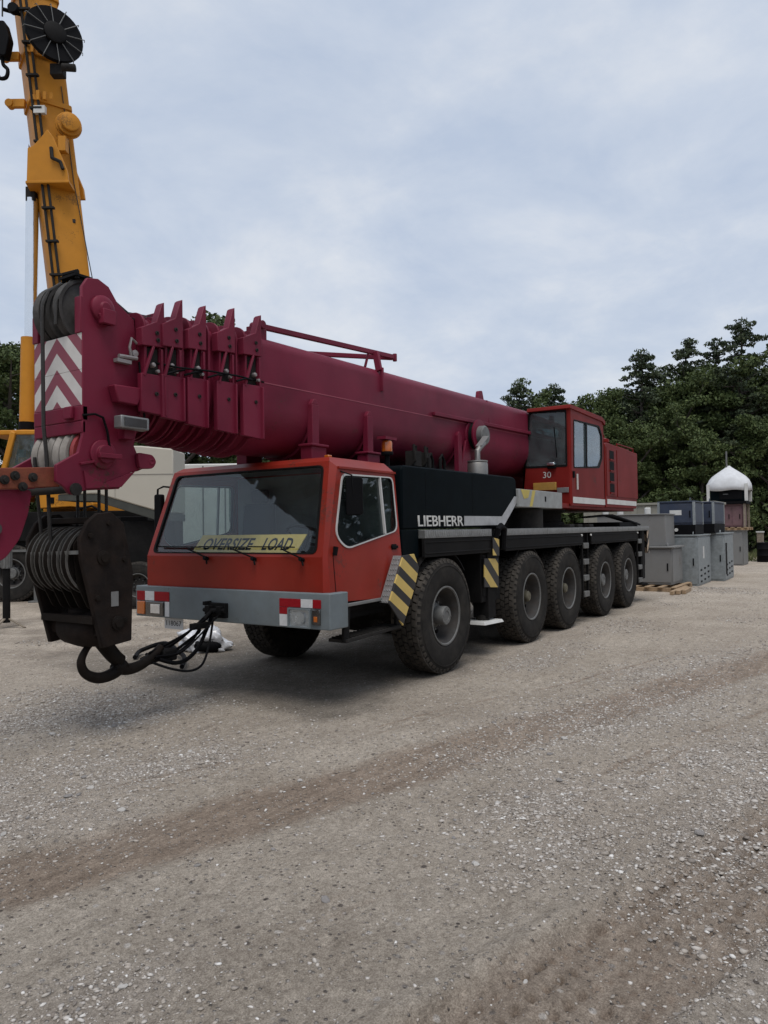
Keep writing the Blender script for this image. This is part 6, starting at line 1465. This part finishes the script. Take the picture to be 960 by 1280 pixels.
TREES = [  # variant, px column, distance, height
    ('pc', 930, 44, 14.4, LP), ('pb', 1010, 46, 14.2, LP), ('pa', 868, 47, 13.9, LP), ('pd', 800, 46, 12.9, LP), ('bc', 838, 50, 12.6, LB), ('ba', 745, 45, 11.3, LB), ('bb', 700, 47, 11.4, LB), ('pb', 652, 46, 11.0, LP), ('bc', 790, 43, 9.2, LB),
    ('pd', 612, 49, 10.2, LP), ('bb', 880, 42, 8.6, LB), ('ba', 965, 41, 9.0, LB), ('pa', 905, 51, 15.0, LP), ('pc', 985, 52, 15.5, LP), ('bb', 1060, 44, 11.0, LB), ('ba', 670, 43, 8.0, LB), ('bc', 722, 52, 11.5, LB), ('pc', 1110, 47, 14.5, LP),
    ('bb', 925, 55, 13, LB), ('ba', 840, 56, 12.5, LB), ('pb', 760, 55, 12.0, LP), ('bc', 855, 46, 12.7, LB), ('ba', 905, 46, 13.5, LB), ('bb', 960, 48, 14.2, LB), ('bc', 770, 49, 11.0, LB), ('pb', 838, 52, 13.2, LP), ('ba', 815, 48, 12.0, LB), ('bb', 1000, 45, 13.4, LB), ('bb', 715, 44, 9.6, LB), ('pd', 690, 50, 11.6, LP)]
OWN = {930: 'tallest pine with open crown rising over the white tarpaulin', 800: 'thin pine showing sky through its crown behind the operator cab', 652: 'small pine standing by the rear end of the maroon boom',
       745: 'rounded broadleaf tree right behind the roof of the red operator cab', 612: 'low pine top just showing above the maroon boom', 700: 'broadleaf tree behind the windscreen of the red operator cab',
       880: 'low bushy tree behind the white tarpaulin stack', 965: 'bushy tree behind the black barrel and fence post', 868: 'dark pine between the thin pine and the tallest pine'}
for i, (v, px_, d, h, lab) in enumerate(TREES): tree(v, tpx(px_, d), d, h, i * 1.7, OWN.get(px_, lab), GR_)
for i, (v, px_, d, h) in enumerate((('ba', 228, 44, 16.4), ('bc', 350, 47, 14.0), ('bb', 420, 48, 9.4), ('ba', 500, 48, 9.2), ('bb', 560, 46, 8.8), ('bb', 290, 50, 12.6), ('bc', 180, 48, 13.0))):
    tree(v, tpx(px_, d), d, h, i * 2.1 + .4, {228: 'tall leafy treetop showing above the maroon boom collars', 350: 'small treetop peeping over the boom base section under the strut'}.get(px_, LQ), 'trees behind the maroon boom')
for i, (v, px_, d, h) in enumerate((('bc', 8, 40, 14.2), ('ba', -60, 42, 13.0), ('bb', 60, 44, 11.6), ('ba', 120, 47, 10.5))):
    tree(v, tpx(px_, d), d, h, i * 1.3 + .9, LL, 'trees behind the yellow crane')
# the wood behind and the undergrowth in front: one mass each
rs = np.random.RandomState(77)
def mass(name, label, n, xr, dr_, hfun, size, cols, cat):
    xx = rs.uniform(xr[0], xr[1], n); dd = rs.uniform(dr_[0], dr_[1], n); cl = fbm(xx + 200, dd + 50, .35, 1); hh = hfun(xx) * (.55 + .8 * cl)
    z = hh * rs.rand(n) ** .8 + .1
    P = np.stack([CAM.x + R2.x * xx + F2.x * dd, CAM.y + R2.y * xx + F2.y * dd, z], -1)
    V, F = leaf_quads(P, None, size, rs); o = bpy.data.objects.new(name, raw_mesh(name, V, F, island(name + '_leaves', cols, rough=.8))); COL.objects.link(o); o['kind'] = 'stuff'; tag(o, label, cat); return o
DK = [(.018, .027, .014), (.032, .046, .021), (.025, .036, .02), (.045, .058, .027)]
mass('woodland', 'dense dark wood standing behind the tree line', 60000, (-38, 45), (53, 64), lambda x: 6.6 + 1.6 * sstep(2, 22, x) - 1.0 * sstep(-14, -4, x) * sstep(8, 2, x), .28, DK, 'woodland')
mass('undergrowth', 'low leafy undergrowth along the foot of the trees', 42000, (-32, 36), (39.5, 50), lambda x: 3.4 + 0 * x, .17, [(.03, .045, .016), (.055, .078, .026), (.042, .06, .022), (.08, .10, .036)], 'undergrowth')
# the wood goes on round the yard behind the camera
def ring_wood(n, r0, r1, a0, a1, h, size):
    a = rs.uniform(a0, a1, n); r = rs.uniform(r0, r1, n); cl = fbm(a * 20 + 300, r * 0 + 5, .8, 3); z = h * (.6 + .7 * cl) * rs.rand(n) ** .8 + .1
    P = np.stack([CAM.x + r * np.cos(a), CAM.y + r * np.sin(a), z], -1); V, F = leaf_quads(P, None, size, rs)
    o = bpy.data.objects.new('woodland', raw_mesh('woodland', V, F, island('far_leaves', DK, rough=.8))); COL.objects.link(o); o['kind'] = 'stuff'; tag(o, 'dark wood round the open side of the yard', 'woodland')
va = math.atan2(F2.y, F2.x)
ring_wood(42000, 46, 56, va + .85, va + 2 * PI - .95, 11, .55)
# grass fringe
n = 26000; xx = rs.uniform(-30, 34, n); dd = 33.5 + 7.0 * rs.rand(n) + 1.5 * (fbm(xx + 90, xx * 0 + 3, .3, 2) - .5); hh = rs.uniform(.08, .32, n); an = rs.rand(n) * 6.28
B = np.stack([CAM.x + R2.x * xx + F2.x * dd, CAM.y + R2.y * xx + F2.y * dd], -1); zb = gheight(B[:, 0], B[:, 1])
w = .03; cx_, sx_ = np.cos(an) * w, np.sin(an) * w
V = np.stack([np.stack([B[:, 0] - cx_, B[:, 1] - sx_, zb - .02], -1), np.stack([B[:, 0] + cx_, B[:, 1] + sx_, zb - .02], -1), np.stack([B[:, 0] + rs.uniform(-.12, .12, n), B[:, 1] + rs.uniform(-.12, .12, n), zb + hh], -1)], 1).reshape(-1, 3)
go = bpy.data.objects.new('grass', raw_mesh('grass', V, np.arange(n * 3).reshape(n, 3), island('grass_blades', [(.06, .08, .03), (.10, .115, .045), (.16, .155, .075), (.08, .10, .035)], rough=.85))); COL.objects.link(go); go['kind'] = 'stuff'; tag(go, 'rough green grass along the edge of the yard', 'grass')
